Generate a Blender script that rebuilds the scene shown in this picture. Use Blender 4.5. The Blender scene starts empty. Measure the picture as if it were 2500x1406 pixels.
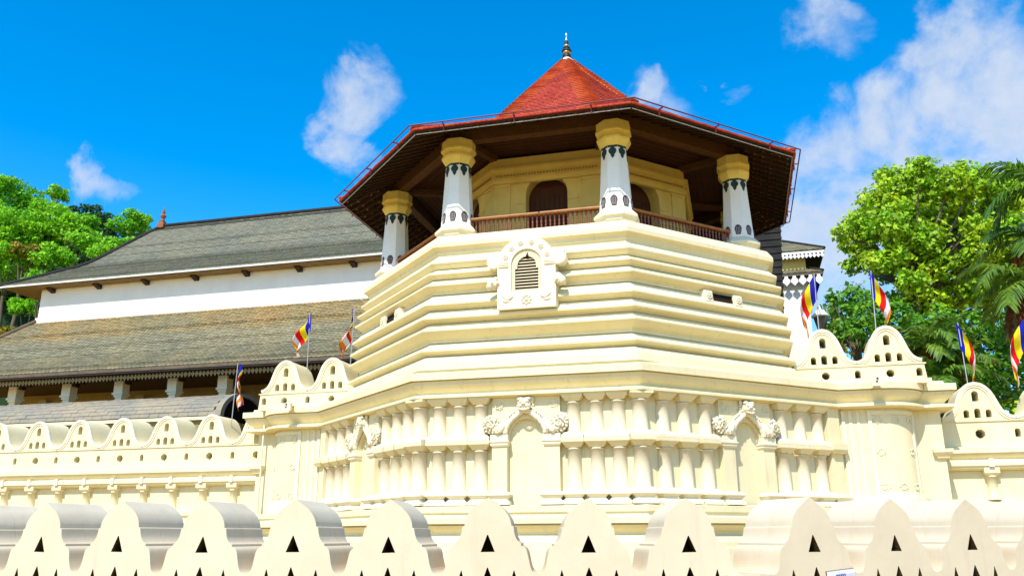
import bpy, bmesh, math, random
import numpy as np
from mathutils import Vector, Matrix, noise
from mathutils.geometry import tessellate_polygon

random.seed(7)
RNG = np.random.default_rng(11)
S = bpy.context.scene
COL = S.collection
R = math.radians

# ---------------------------------------------------------------- camera
CAM_F, CAM_PITCH, CAM_YAW, CAM_ROLL = 2080.57 / 2500.0, R(16.2627), R(14.5367), R(-0.15)
CAM_LOC = Vector((0.0, 0.0, 1.65))
fw = Vector((-math.sin(CAM_YAW) * math.cos(CAM_PITCH), math.cos(CAM_YAW) * math.cos(CAM_PITCH), math.sin(CAM_PITCH)))
r0 = Vector((math.cos(CAM_YAW), math.sin(CAM_YAW), 0.0))
u0 = r0.cross(fw)
rt = r0 * math.cos(CAM_ROLL) + u0 * math.sin(CAM_ROLL)
up = -r0 * math.sin(CAM_ROLL) + u0 * math.cos(CAM_ROLL)
cam_data = bpy.data.cameras.new('camera')
cam = bpy.data.objects.new('camera', cam_data)
COL.objects.link(cam)
cam_data.sensor_width = 36.0
cam_data.lens = 36.0 * CAM_F
cam_data.clip_start = 0.1
cam_data.clip_end = 3000.0
m3 = Matrix((rt, up, -fw)).transposed()
cam.matrix_world = Matrix.Translation(CAM_LOC) @ m3.to_4x4()
S.camera = cam


def at(px, py, Y):
    """the point of the place that the photograph shows at (px, py), standing in the plane y = Y"""
    d = fw + rt * ((px - 1250.0) / 2080.57) - up * ((py - 703.0) / 2080.57)
    return CAM_LOC + d * (Y / d.y)


# ---------------------------------------------------------------- world, sun, exposure
SUN_AZ, SUN_EL = R(9.0), R(51.0)          # azimuth measured from -Y towards -X
sun_dir = Vector((-math.sin(SUN_AZ) * math.cos(SUN_EL), -math.cos(SUN_AZ) * math.cos(SUN_EL), math.sin(SUN_EL)))
world = bpy.data.worlds.new('World')
S.world = world
world.use_nodes = True
world.cycles.sampling_method = 'MANUAL'
world.cycles.sample_map_resolution = 256
wn, wl = world.node_tree.nodes, world.node_tree.links
wn.clear()


def wnode(t, **kw):
    n = wn.new(t)
    for k, v in kw.items():
        if k in n.inputs:
            n.inputs[k].default_value = v
        else:
            setattr(n, k, v)
    return n


def wmath(op, a, b=None, c=None, clamp=False):
    n = wn.new('ShaderNodeMath')
    n.operation = op
    n.use_clamp = clamp
    for i, v in enumerate((a, b, c)):
        if v is None:
            continue
        if isinstance(v, (int, float)):
            n.inputs[i].default_value = v
        else:
            wl.new(v, n.inputs[i])
    return n.outputs[0]


sky = wn.new('ShaderNodeTexSky')
sky.sky_type = 'NISHITA'
sky.sun_disc = False
sky.sun_elevation = SUN_EL
sky.sun_rotation = math.atan2(sun_dir.x, sun_dir.y)
sky.altitude = 500.0
sky.air_density = 1.0
sky.dust_density = 0.6
sky.ozone_density = 1.0
hsv = wnode('ShaderNodeHueSaturation')
hsv.inputs['Hue'].default_value = 0.497
hsv.inputs['Saturation'].default_value = 1.57
hsv.inputs['Value'].default_value = 1.42
wl.new(sky.outputs[0], hsv.inputs['Color'])
geo = wn.new('ShaderNodeTexCoord')
dirv = geo.outputs['Generated']
CLOUDS = [  # px, py, angular radius x (px), strength
    (860, 245, 105, 1.0), (800, 290, 70, 0.85), (930, 205, 75, 0.75), (840, 365, 80, 0.85), (895, 425, 65, 0.7),
    (195, 425, 55, 0.95), (240, 470, 60, 0.85), (290, 490, 45, 0.65),
    (1975, 30, 105, 0.95), (2010, 90, 70, 0.8), (2060, 10, 60, 0.8),
    (1600, 225, 60, 0.9), (1640, 265, 70, 0.55), (1575, 185, 45, 0.5), (1775, 205, 35, 0.7),
    (2280, 140, 110, 0.95), (2420, 190, 150, 1.0), (2330, 260, 170, 1.05), (2180, 270, 110, 0.9), (2460, 330, 200, 1.05),
    (2250, 370, 190, 1.0), (2050, 410, 120, 0.95), (1990, 470, 130, 1.0), (2080, 280, 70, 0.85), (2100, 520, 190, 1.1), (1950, 570, 150, 1.0),
    (2380, 20, 60, 0.6), (2030, 650, 170, 1.0), (2300, 520, 250, 1.0),
]


def cam_dir(px, py):
    return (fw + rt * ((px - 1250.0) / 2080.57) - up * ((py - 703.0) / 2080.57)).normalized()


cloud_dirs = [(cam_dir(px, py), r / 2080.57, s) for px, py, r, s in CLOUDS]
_rs = random.Random(5)
while len(cloud_dirs) < len(CLOUDS) + 12:       # the same kind of scattered puffs over the rest of the sky
    v = Vector((_rs.uniform(-1, 1), _rs.uniform(-1, 1), _rs.uniform(0.12, 0.9))).normalized()
    if v.dot(fw) > 0.80:
        continue
    rr = _rs.uniform(0.05, 0.12)
    for k in range(2):
        w = (v + Vector((_rs.uniform(-1, 1), _rs.uniform(-1, 1), _rs.uniform(-.5, .5))) * rr).normalized()
        cloud_dirs.append((w, rr * _rs.uniform(.5, 1), _rs.uniform(.7, 1.0)))
nz1 = wnode('ShaderNodeTexNoise', Scale=9.0, Detail=9.0, Roughness=0.58, Distortion=0.35)
nz2 = wnode('ShaderNodeTexNoise', Scale=34.0, Detail=6.0, Roughness=0.6)
wl.new(dirv, nz1.inputs['Vector'])
wl.new(dirv, nz2.inputs['Vector'])
# warp the direction a little so the puffs are not round
warp = wn.new('ShaderNodeVectorMath'); warp.operation = 'MULTIPLY_ADD'
sub = wn.new('ShaderNodeVectorMath'); sub.operation = 'SUBTRACT'
wl.new(nz1.outputs['Color'], sub.inputs[0]); sub.inputs[1].default_value = (0.5, 0.5, 0.5)
wl.new(sub.outputs[0], warp.inputs[0]); warp.inputs[1].default_value = (0.15, 0.15, 0.15); wl.new(dirv, warp.inputs[2])
total = None
for v, rad, st in cloud_dirs:
    d = wn.new('ShaderNodeVectorMath'); d.operation = 'DISTANCE'
    wl.new(warp.outputs[0], d.inputs[0]); d.inputs[1].default_value = v
    q = wmath('DIVIDE', d.outputs['Value'], rad * 1.25)
    q = wmath('MULTIPLY', q, q)
    f = wmath('SUBTRACT', 1.0, q, clamp=True)
    f = wmath('MULTIPLY', f, st)
    total = f if total is None else wmath('MAXIMUM', total, f)
dens = wmath('ADD', total, wmath('MULTIPLY', wmath('SUBTRACT', nz1.outputs['Fac'], 0.5), 2.0))
dens = wmath('ADD', dens, wmath('MULTIPLY', wmath('SUBTRACT', nz2.outputs['Fac'], 0.5), 0.70))
dens = wmath('MULTIPLY', wmath('SUBTRACT', dens, 0.17), 0.88, clamp=True)
dens = wmath('MULTIPLY', dens, wmath('MULTIPLY', total, 3.0, clamp=True))
mapr = wn.new('ShaderNodeMapRange'); mapr.interpolation_type = 'SMOOTHERSTEP'
wl.new(dens, mapr.inputs['Value']); mapr.inputs['To Max'].default_value = 0.90
ccol = wn.new('ShaderNodeMix'); ccol.data_type = 'RGBA'
wl.new(nz2.outputs['Fac'], ccol.inputs['Factor'])
ccol.inputs['A'].default_value = (2.6, 3.2, 4.2, 1)
ccol.inputs['B'].default_value = (3.9, 4.2, 4.7, 1)
mixc = wn.new('ShaderNodeMix'); mixc.data_type = 'RGBA'
wl.new(mapr.outputs[0], mixc.inputs['Factor'])
wl.new(hsv.outputs[0], mixc.inputs['A'])
wl.new(ccol.outputs['Result'], mixc.inputs['B'])
bg = wnode('ShaderNodeBackground', Strength=0.15)
wl.new(mixc.outputs['Result'], bg.inputs['Color'])
wo = wn.new('ShaderNodeOutputWorld')
wl.new(bg.outputs[0], wo.inputs['Surface'])

sun_data = bpy.data.lights.new('sun', 'SUN')
sun_data.energy = 4.3
sun_data.angle = R(0.53)
sun_data.color = (1.0, 0.945, 0.85)
sun = bpy.data.objects.new('sun', sun_data)
COL.objects.link(sun)
sun.rotation_euler = sun_dir.to_track_quat('Z', 'Y').to_euler()
S.view_settings.view_transform = 'Standard'
S.view_settings.look = 'None'
S.view_settings.gamma = 1.0
S.view_settings.use_curve_mapping = False
S.view_settings.exposure = 0.42
S.render.engine = 'CYCLES'
S.cycles.max_bounces = 6
S.cycles.diffuse_bounces = 3
S.cycles.transparent_max_bounces = 8

# ---------------------------------------------------------------- materials
MATS = {}


def mat(name, col, col2=None, scale=3.0, rough=0.85, spec=0.25, bump=0.0, bump_scale=30.0, streak=0.0, streak_col=(0.35, 0.31, 0.22),
        island=0.0, trans=0.0, metallic=0.0, stretch=(1, 1, 1), fine=0.0, coat=0.0):
    """procedural surface: two tones by noise, optional run-off streaks, per-piece variation, fine relief"""
    m = bpy.data.materials.new(name)
    m.use_nodes = True
    n, l = m.node_tree.nodes, m.node_tree.links
    b = n['Principled BSDF']
    b.inputs['Roughness'].default_value = rough
    b.inputs['Specular IOR Level'].default_value = spec
    b.inputs['Metallic'].default_value = metallic
    g = n.new('ShaderNodeNewGeometry')
    mp = n.new('ShaderNodeMapping')
    mp.inputs['Scale'].default_value = stretch
    l.new(g.outputs['Position'], mp.inputs['Vector'])
    c = n.new('ShaderNodeRGB')
    c.outputs[0].default_value = (*col, 1)
    out = c.outputs[0]
    if col2 is not None:
        t = n.new('ShaderNodeTexNoise')
        t.inputs['Scale'].default_value = scale
        t.inputs['Detail'].default_value = 5.0
        t.inputs['Roughness'].default_value = 0.62
        l.new(mp.outputs[0], t.inputs['Vector'])
        cr = n.new('ShaderNodeValToRGB')
        cr.color_ramp.elements[0].position = 0.36
        cr.color_ramp.elements[1].position = 0.66
        cr.color_ramp.elements[0].color = (*col, 1)
        cr.color_ramp.elements[1].color = (*col2, 1)
        l.new(t.outputs['Fac'], cr.inputs[0])
        out = cr.outputs[0]
    if streak > 0:
        mp2 = n.new('ShaderNodeMapping')
        mp2.inputs['Scale'].default_value = (2.6, 2.6, 0.22)
        l.new(g.outputs['Position'], mp2.inputs['Vector'])
        t2 = n.new('ShaderNodeTexNoise')
        t2.inputs['Scale'].default_value = 2.2
        t2.inputs['Detail'].default_value = 5.0
        t2.inputs['Roughness'].default_value = 0.7
        l.new(mp2.outputs[0], t2.inputs['Vector'])
        r2 = n.new('ShaderNodeMapRange')
        r2.inputs['From Min'].default_value = 0.56
        r2.inputs['From Max'].default_value = 0.80
        r2.inputs['To Max'].default_value = streak
        l.new(t2.outputs['Fac'], r2.inputs['Value'])
        mx = n.new('ShaderNodeMix'); mx.data_type = 'RGBA'
        l.new(r2.outputs[0], mx.inputs['Factor'])
        l.new(out, mx.inputs['A'])
        mx.inputs['B'].default_value = (*streak_col, 1)
        out = mx.outputs['Result']
    if island > 0:
        hs = n.new('ShaderNodeHueSaturation')
        mr = n.new('ShaderNodeMapRange')
        mr.inputs['To Min'].default_value = 1.0 - island
        mr.inputs['To Max'].default_value = 1.0 + island
        l.new(g.outputs['Random Per Island'], mr.inputs['Value'])
        l.new(mr.outputs[0], hs.inputs['Value'])
        mh = n.new('ShaderNodeMapRange')
        mh.inputs['To Min'].default_value = 0.5 - island * 0.035
        mh.inputs['To Max'].default_value = 0.5 + island * 0.035
        wnz = n.new('ShaderNodeTexWhiteNoise'); wnz.noise_dimensions = '1D'
        l.new(g.outputs['Random Per Island'], wnz.inputs['W'])
        l.new(wnz.outputs['Value'], mh.inputs['Value'])
        l.new(mh.outputs[0], hs.inputs['Hue'])
        l.new(out, hs.inputs['Color'])
        out = hs.outputs[0]
    l.new(out, b.inputs['Base Color'])
    if bump > 0:
        t3 = n.new('ShaderNodeTexNoise')
        t3.inputs['Scale'].default_value = bump_scale
        t3.inputs['Detail'].default_value = 3.0
        l.new(mp.outputs[0], t3.inputs['Vector'])
        bp = n.new('ShaderNodeBump')
        bp.inputs['Strength'].default_value = bump
        bp.inputs['Distance'].default_value = 0.02
        l.new(t3.outputs['Fac'], bp.inputs['Height'])
        l.new(bp.outputs[0], b.inputs['Normal'])
    if trans > 0:
        tr = n.new('ShaderNodeBsdfTranslucent')
        l.new(out, tr.inputs['Color'])
        ms = n.new('ShaderNodeMixShader')
        ms.inputs[0].default_value = trans
        l.new(b.outputs[0], ms.inputs[1])
        l.new(tr.outputs[0], ms.inputs[2])
        l.new(ms.outputs[0], n['Material Output'].inputs['Surface'])
    MATS[name] = m
    return m


mat('cream', (0.78, 0.695, 0.445), (0.735, 0.645, 0.395), 1.1, 0.9, 0.15, 0.12, 14.0, streak=0.50, streak_col=(0.40, 0.335, 0.19))
mat('cream_pale', (0.795, 0.73, 0.54), (0.76, 0.69, 0.495), 1.4, 0.9, 0.15, 0.12, 16.0, streak=0.22, streak_col=(0.50, 0.43, 0.28))
mat('moat_plaster', (0.65, 0.555, 0.40), (0.60, 0.505, 0.355), 1.6, 0.9, 0.15, 0.14, 11.0, streak=0.55, streak_col=(0.46, 0.40, 0.29))
mat('column_cream', (0.71, 0.63, 0.45), (0.67, 0.585, 0.405), 1.8, 0.9, 0.15, 0.12, 18.0, streak=0.12, streak_col=(0.46, 0.39, 0.25))
mat('relief_white', (0.82, 0.75, 0.56), (0.78, 0.70, 0.50), 6.0, 0.9, 0.15, 0.5, 40.0)
mat('soot', (0.055, 0.036, 0.018), (0.11, 0.075, 0.03), 9.0, 0.95, 0.1, 0.6, 40.0)
mat('white_wall', (0.83, 0.785, 0.70), (0.77, 0.72, 0.63), 0.8, 0.9, 0.15, 0.2, 12.0, streak=0.15, streak_col=(0.48, 0.44, 0.36))
mat('column_white', (0.86, 0.84, 0.78), (0.82, 0.79, 0.72), 2.0, 0.8, 0.2, 0.2, 20.0, streak=0.15, streak_col=(0.5, 0.48, 0.42))
mat('capital_yellow', (0.80, 0.65, 0.21), (0.73, 0.575, 0.165), 3.0, 0.85, 0.2, 0.3, 20.0, streak=0.25, streak_col=(0.28, 0.23, 0.09))
mat('petal_teal', (0.012, 0.035, 0.045), (0.018, 0.05, 0.055), 8.0, 0.6, 0.3)
mat('petal_plum', (0.055, 0.030, 0.045), (0.09, 0.06, 0.06), 12.0, 0.6, 0.3)
mat('petal_vein', (0.32, 0.30, 0.27), None, rough=0.7)
mat('roof_red', (0.47, 0.072, 0.042), (0.37, 0.05, 0.03), 2.2, 0.85, 0.2, island=0.16)
mat('roof_red_hip', (0.60, 0.15, 0.05), (0.47, 0.09, 0.035), 3.0, 0.85, 0.2, island=0.25)
mat('red_paint', (0.17, 0.014, 0.020), (0.12, 0.010, 0.016), 5.0, 0.45, 0.4)
mat('wood_dark', (0.034, 0.017, 0.009), (0.055, 0.026, 0.012), 5.0, 0.75, 0.25, 0.4, 25.0)
mat('wood_beam', (0.115, 0.046, 0.014), (0.065, 0.027, 0.010), 4.0, 0.7, 0.3, 0.5, 30.0, stretch=(1, 1, 4))
mat('soffit_ochre', (0.26, 0.17, 0.065), (0.19, 0.12, 0.045), 3.0, 0.8, 0.2)
mat('wood_ceiling', (0.075, 0.024, 0.012), (0.055, 0.019, 0.010), 3.0, 0.75, 0.25)
mat('wood_rail', (0.42, 0.17, 0.045), (0.30, 0.11, 0.03), 6.0, 0.5, 0.4, 0.2, 40.0)
mat('wood_turned', (0.24, 0.072, 0.030), (0.16, 0.045, 0.020), 10.0, 0.45, 0.45)
mat('underside_light', (0.46, 0.37, 0.19), (0.20, 0.15, 0.07), 6.0, 0.9, 0.1, island=0.3)  # pale tan paints the light dashes seen under the eave tiles
mat('slate', (0.19, 0.178, 0.112), (0.25, 0.215, 0.120), 0.35, 0.8, 0.25, island=0.22)
mat('slate_upper', (0.165, 0.167, 0.120), (0.215, 0.207, 0.140), 0.30, 0.8, 0.25, island=0.15)
mat('slate_moss', (0.225, 0.195, 0.105), (0.315, 0.215, 0.085), 0.33, 0.8, 0.25, island=0.22)
mat('slate_blue', (0.21, 0.20, 0.16), (0.31, 0.26, 0.165), 0.7, 0.75, 0.3, island=0.30)
mat('slate_dark', (0.018, 0.017, 0.016), (0.03, 0.028, 0.025), 2.0, 0.8, 0.2, island=0.3)
mat('fascia', (0.10, 0.085, 0.055), (0.17, 0.11, 0.07), 1.5, 0.8, 0.2)
mat('void_shade', (0.010, 0.009, 0.008), None, rough=0.95, spec=0.05)  # near-black paint for the shade inside openings
mat('ochre_wall', (0.40, 0.30, 0.13), (0.33, 0.24, 0.10), 1.0, 0.9, 0.1, streak=0.3, streak_col=(0.18, 0.13, 0.06))
mat('pavilion_wall', (0.70, 0.52, 0.165), (0.61, 0.445, 0.135), 1.5, 0.9, 0.15, 0.2, 20.0, streak=0.2, streak_col=(0.36, 0.27, 0.10))
mat('valance_tan', (0.36, 0.27, 0.13), (0.28, 0.22, 0.11), 4.0, 0.8, 0.2, island=0.0)
mat('valance_white', (0.80, 0.78, 0.74), None, rough=0.8)
mat('terracotta', (0.33, 0.13, 0.055), (0.22, 0.075, 0.035), 8.0, 0.9, 0.15, 0.5, 30.0)
mat('brass', (0.50, 0.40, 0.18), (0.42, 0.32, 0.14), 6.0, 0.35, 0.5, metallic=0.55)
mat('iron_black', (0.02, 0.018, 0.015), None, rough=0.5, spec=0.4)
mat('silver', (0.62, 0.66, 0.72), None, rough=0.3, metallic=0.7)
mat('grey_metal', (0.42, 0.42, 0.42), None, rough=0.45, spec=0.4, metallic=0.3)
mat('lamp_cream', (0.78, 0.72, 0.56), None, rough=0.6)
mat('glass_dark', (0.03, 0.03, 0.035), None, rough=0.1, spec=0.6)
mat('flag_blue', (0.012, 0.016, 0.36), (0.010, 0.012, 0.30), 6.0, 0.8, 0.15, trans=0.25)
mat('flag_yellow', (0.86, 0.70, 0.010), (0.80, 0.62, 0.010), 6.0, 0.8, 0.15, trans=0.25)
mat('flag_red', (0.72, 0.010, 0.010), (0.62, 0.010, 0.012), 6.0, 0.8, 0.15, trans=0.25)
mat('flag_white', (0.78, 0.76, 0.78), (0.72, 0.70, 0.74), 6.0, 0.8, 0.15, trans=0.25)
mat('flag_orange', (0.84, 0.26, 0.010), (0.76, 0.21, 0.010), 6.0, 0.8, 0.15, trans=0.25)
mat('banner_red', (0.30, 0.008, 0.018), None, rough=0.85)
mat('banner_pale', (0.42, 0.36, 0.24), None, rough=0.85)
mat('sign_white', (0.78, 0.79, 0.84), (0.70, 0.71, 0.80), 20.0, 0.4, 0.4)
mat('sign_lilac', (0.60, 0.60, 0.74), None, rough=0.4)
mat('sign_blue', (0.012, 0.03, 0.22), None, rough=0.5)
mat('sign_brown', (0.16, 0.06, 0.02), None, rough=0.6)
mat('bark', (0.11, 0.085, 0.055), (0.17, 0.135, 0.09), 6.0, 0.9, 0.15, 0.8, 12.0, stretch=(1, 1, 0.3))
mat('bark_red', (0.30, 0.018, 0.012), (0.20, 0.02, 0.012), 4.0, 0.6, 0.3)
mat('leaf_lime', (0.47, 0.62, 0.020), (0.24, 0.48, 0.016), 0.55, 0.55, 0.35, island=0.45, trans=0.38)
mat('leaf_green', (0.17, 0.40, 0.016), (0.085, 0.26, 0.014), 0.5, 0.55, 0.35, island=0.40, trans=0.33)
mat('leaf_forest', (0.31, 0.63, 0.014), (0.13, 0.44, 0.012), 0.16, 0.6, 0.3, island=0.38, trans=0.35)
mat('leaf_deep', (0.040, 0.125, 0.018), (0.022, 0.08, 0.016), 0.2, 0.6, 0.3, island=0.35, trans=0.25)
mat('leaf_gold', (0.38, 0.27, 0.022), (0.24, 0.25, 0.02), 0.3, 0.6, 0.3, island=0.35, trans=0.35)
mat('leaf_palm', (0.13, 0.27, 0.022), (0.07, 0.18, 0.018), 0.9, 0.45, 0.45, island=0.40, trans=0.30)
mat('leaf_palm_lime', (0.20, 0.33, 0.030), (0.09, 0.20, 0.020), 0.9, 0.45, 0.45, island=0.40, trans=0.35)
mat('frond_dry', (0.26, 0.060, 0.020), (0.16, 0.045, 0.016), 2.0, 0.8, 0.2, island=0.30, trans=0.2)
mat('frond_straw', (0.34, 0.24, 0.10), (0.22, 0.15, 0.06), 2.0, 0.8, 0.2, island=0.30, trans=0.2)
mat('ground_warm_bounce', (0.42, 0.25, 0.035), (0.36, 0.21, 0.03), 0.4, 0.95, 0.1, 0.3, 8.0)  # saturated warm colour chosen to bounce yellow light onto the ledge undersides
mat('hill_soil', (0.010, 0.026, 0.008), (0.016, 0.036, 0.010), 0.1, 0.95, 0.1)
mat('paving', (0.52, 0.37, 0.15), (0.46, 0.32, 0.12), 1.3, 0.9, 0.15, 0.2, 20.0)


# ---------------------------------------------------------------- mesh helpers
class MB:
    """collects shapes and links them as one mesh object"""

    def __init__(self):
        self.v, self.f, self.mi = [], [], []
        self.M = Matrix.Identity(4)
        self.smooth = []
        self.cm, self.cs = 0, False

    def add(self, verts, faces, mi=None):
        o = len(self.v)
        M = self.M
        self.v.extend([tuple(M @ Vector(p)) for p in verts])
        flip = M.determinant() < 0
        for f in faces:
            self.f.append(tuple(o + i for i in (reversed(f) if flip else f)))
            self.mi.append(self.cm if mi is None else mi)
            self.smooth.append(self.cs)

    def box(self, x0, x1, y0, y1, z0, z1):
        self.add([(x0, y0, z0), (x1, y0, z0), (x1, y1, z0), (x0, y1, z0), (x0, y0, z1), (x1, y0, z1), (x1, y1, z1), (x0, y1, z1)],
                 [(0, 3, 2, 1), (4, 5, 6, 7), (0, 1, 5, 4), (1, 2, 6, 5), (2, 3, 7, 6), (3, 0, 4, 7)])

    def loft(self, rings, closed=True, cap0=True, cap1=True):
        n = len(rings[0])
        vs = [p for r in rings for p in r]
        fs = []
        for i in range(len(rings) - 1):
            for j in range(n if closed else n - 1):
                k = (j + 1) % n
                fs.append((i * n + j, i * n + k, (i + 1) * n + k, (i + 1) * n + j))
        if cap0:
            fs.append(tuple(range(n - 1, -1, -1)))
        if cap1:
            o = (len(rings) - 1) * n
            fs.append(tuple(range(o, o + n)))
        self.add(vs, fs)

    def lathe(self, prof, n=16, cx=0, cy=0, phase=0.0, cap0=True, cap1=True, sx=1.0, sy=1.0):
        rings = []
        for r, z in prof:
            rings.append([(cx + sx * r * math.cos(phase + 2 * math.pi * i / n), cy + sy * r * math.sin(phase + 2 * math.pi * i / n), z) for i in range(n)])
        if prof[0][1] > prof[-1][1]:
            rings.reverse()
        self.loft(rings, True, cap0, cap1)

    def tube(self, pts, rad, n=8, cap=True):
        pts = [Vector(p) for p in pts]
        rads = rad if isinstance(rad, (list, tuple)) else [rad] * len(pts)
        rings = []
        t0 = (pts[1] - pts[0]).normalized()
        a = t0.orthogonal().normalized()
        for i, p in enumerate(pts):
            t = (pts[min(i + 1, len(pts) - 1)] - pts[max(i - 1, 0)])
            t = t.normalized() if t.length > 1e-9 else t0
            a = (a - t * a.dot(t))
            a = a.normalized() if a.length > 1e-6 else t.orthogonal().normalized()
            b = t.cross(a)
            rings.append([tuple(p + (a * math.cos(2 * math.pi * k / n) + b * math.sin(2 * math.pi * k / n)) * rads[i]) for k in range(n)])
        self.loft(rings, True, cap, cap)

    def slab(self, outer, holes, y0, y1, hole_mi=None, back=True):
        """polygon in the x,z plane with holes, from y0 (front) to y1"""
        loops = [outer] + list(holes)
        tris = tessellate_polygon([[Vector((p[0], p[1], 0)) for p in lp] for lp in loops])
        flat = [p for lp in loops for p in lp]
        n = len(flat)
        vs = [(p[0], y0, p[1]) for p in flat] + [(p[0], y1, p[1]) for p in flat]
        fs, ms = [], []
        for t in tris:
            a, b, c = (flat[i] for i in t)
            ccw = (b[0] - a[0]) * (c[1] - a[1]) - (b[1] - a[1]) * (c[0] - a[0]) > 0
            t = tuple(t) if ccw else tuple(reversed(t))
            fs.append(t)                       # seen from -y: x right, z up
            ms.append(self.cm)
            if back:
                fs.append(tuple(n + i for i in reversed(t)))
                ms.append(self.cm)
        o = 0
        for li, lp in enumerate(loops):
            area = sum(lp[i][0] * lp[(i + 1) % len(lp)][1] - lp[(i + 1) % len(lp)][0] * lp[i][1] for i in range(len(lp)))
            for i in range(len(lp)):
                j = (i + 1) % len(lp)
                q = (o + i, n + o + i, n + o + j, o + j)
                if (area < 0) != (li > 0):
                    q = tuple(reversed(q))
                fs.append(q)
                ms.append(self.cm if li == 0 or hole_mi is None else hole_mi)
            o += len(lp)
        base = len(self.v)
        M = self.M
        self.v.extend([tuple(M @ Vector(p)) for p in vs])
        for f, m_ in zip(fs, ms):
            self.f.append(tuple(base + i for i in f)); self.mi.append(m_); self.smooth.append(self.cs)

    def blob(self, c, rad, amp=0.15, freq=3.0, sub=3, seed=0.0):
        bm = bmesh.new()
        bmesh.ops.create_icosphere(bm, subdivisions=sub, radius=1.0)
        vs = []
        for v in bm.verts:
            p = v.co.normalized()
            k = 1.0 + amp * noise.fractal(p * freq + Vector((seed, seed * 1.7, seed * 0.3)), 1.0, 2.0, 3)
            vs.append((c[0] + p.x * rad[0] * k, c[1] + p.y * rad[1] * k, c[2] + p.z * rad[2] * k))
        bm.verts.index_update()
        fs = [tuple(v.index for v in f.verts) for f in bm.faces]
        bm.free()
        s = self.cs
        self.cs = True
        self.add(vs, fs)
        self.cs = s

    def build(self, name, mats, parent=None, kind=None):
        me = bpy.data.meshes.new(name)
        me.from_pydata(self.v, [], self.f)
        for m_ in (mats if isinstance(mats, (list, tuple)) else [mats]):
            me.materials.append(MATS[m_])
        me.polygons.foreach_set('material_index', self.mi)
        me.polygons.foreach_set('use_smooth', self.smooth)
        me.update()
        o = bpy.data.objects.new(name, me)
        COL.objects.link(o)
        if parent is not None:
            o.parent = parent
        if kind:
            o['kind'] = kind
        return o


def raw_mesh(name, verts, quads, material, parent=None, kind=None, smooth=False):
    """numpy quads -> object"""
    me = bpy.data.meshes.new(name)
    nv, nq, k = len(verts), len(quads), quads.shape[1]
    me.vertices.add(nv); me.vertices.foreach_set('co', np.ascontiguousarray(verts, dtype=np.float32).ravel())
    me.loops.add(nq * k); me.loops.foreach_set('vertex_index', np.ascontiguousarray(quads, dtype=np.int32).ravel())
    me.polygons.add(nq)
    me.polygons.foreach_set('loop_start', np.arange(0, nq * k, k, dtype=np.int32))
    me.polygons.foreach_set('loop_total', np.full(nq, k, dtype=np.int32))
    if smooth:
        me.polygons.foreach_set('use_smooth', np.ones(nq, dtype=bool))
    me.update(calc_edges=True)
    me.materials.append(MATS[material])
    o = bpy.data.objects.new(name, me)
    COL.objects.link(o)
    if parent is not None:
        o.parent = parent
    if kind:
        o['kind'] = kind
    return o


def thing(name, label, cat, loc=(0, 0, 0), group=None, rotz=0.0):
    o = bpy.data.objects.new(name, None)
    COL.objects.link(o)
    o.empty_display_size = 0.2
    o.location = loc
    o.rotation_euler = (0, 0, rotz)
    return tag(o, label, cat, group)


def tag(o, label, cat, group=None):
    o['label'] = label
    o['category'] = cat
    if group:
        o['group'] = group
    return o


def struct(o):
    o['kind'] = 'structure'
    return o


def twin(src, parent, M=None, loc=None, rotz=None):
    """copy of a part (and its sub-parts) sharing mesh data"""
    c = src.copy()
    COL.objects.link(c)
    c.parent = parent
    if M is not None:
        c.matrix_local = M
    if loc is not None:
        c.location = loc
    if rotz is not None:
        c.rotation_euler = (0, 0, rotz)
    for g in src.children:
        d = g.copy()
        COL.objects.link(d)
        d.parent = c
    return c


def sweep(mb, path, prof, closed=False):
    """profile (outward offset, z) along a plan path, outward = right of travel"""
    n = len(path)
    P = [Vector((p[0], p[1])) for p in path]
    offs = []
    for i in range(n):
        if closed or 0 < i < n - 1:
            a = (P[i] - P[i - 1]).normalized(); b = (P[(i + 1) % n] - P[i]).normalized()
        elif i == 0:
            a = b = (P[1] - P[0]).normalized()
        else:
            a = b = (P[-1] - P[-2]).normalized()
        na, nb = Vector((a.y, -a.x)), Vector((b.y, -b.x))
        m = (na + nb)
        m = m / max(m.dot(na), 0.25)
        offs.append(m)
    k = len(prof)
    vs = [(P[i].x + offs[i].x * d, P[i].y + offs[i].y * d, z) for i in range(n) for d, z in prof]
    fs = []
    for i in range(n if closed else n - 1):
        j = (i + 1) % n
        for q in range(k - 1):
            fs.append((i * k + q, i * k + q + 1, j * k + q + 1, j * k + q))
    if not closed:
        fs.append(tuple(range(k - 1, -1, -1)))
        fs.append(tuple((n - 1) * k + q for q in range(k)))
    mb.add(vs, fs)


def arch_pts(cx, z0, hw, h, n=8):
    """round-headed opening: hw half width, h full height"""
    zs = z0 + h - hw
    pts = [(cx - hw, z0), (cx + hw, z0)]
    for i in range(n + 1):
        a = math.pi * i / n
        pts.append((cx + hw * math.cos(a), zs + hw * math.sin(a)))
    return pts


def ngon_pts(cx, cz, r, n=8, ph=math.pi / 8):
    return [(cx + r * math.cos(ph + 2 * math.pi * i / n), cz + r * math.sin(ph + 2 * math.pi * i / n)) for i in range(n)]


def smooth_prof(pts, n=4):
    """Catmull-Rom through 2D points"""
    out = []
    for i in range(len(pts) - 1):
        p0 = pts[max(i - 1, 0)]; p1 = pts[i]; p2 = pts[i + 1]; p3 = pts[min(i + 2, len(pts) - 1)]
        for k in range(n):
            t = k / n
            out.append(tuple(0.5 * (2 * p1[c] + (p2[c] - p0[c]) * t + (2 * p0[c] - 5 * p1[c] + 4 * p2[c] - p3[c]) * t * t + (3 * p1[c] - p0[c] - 3 * p2[c] + p3[c]) * t ** 3) for c in (0, 1)))
    out.append(tuple(pts[-1]))
    return out


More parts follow.
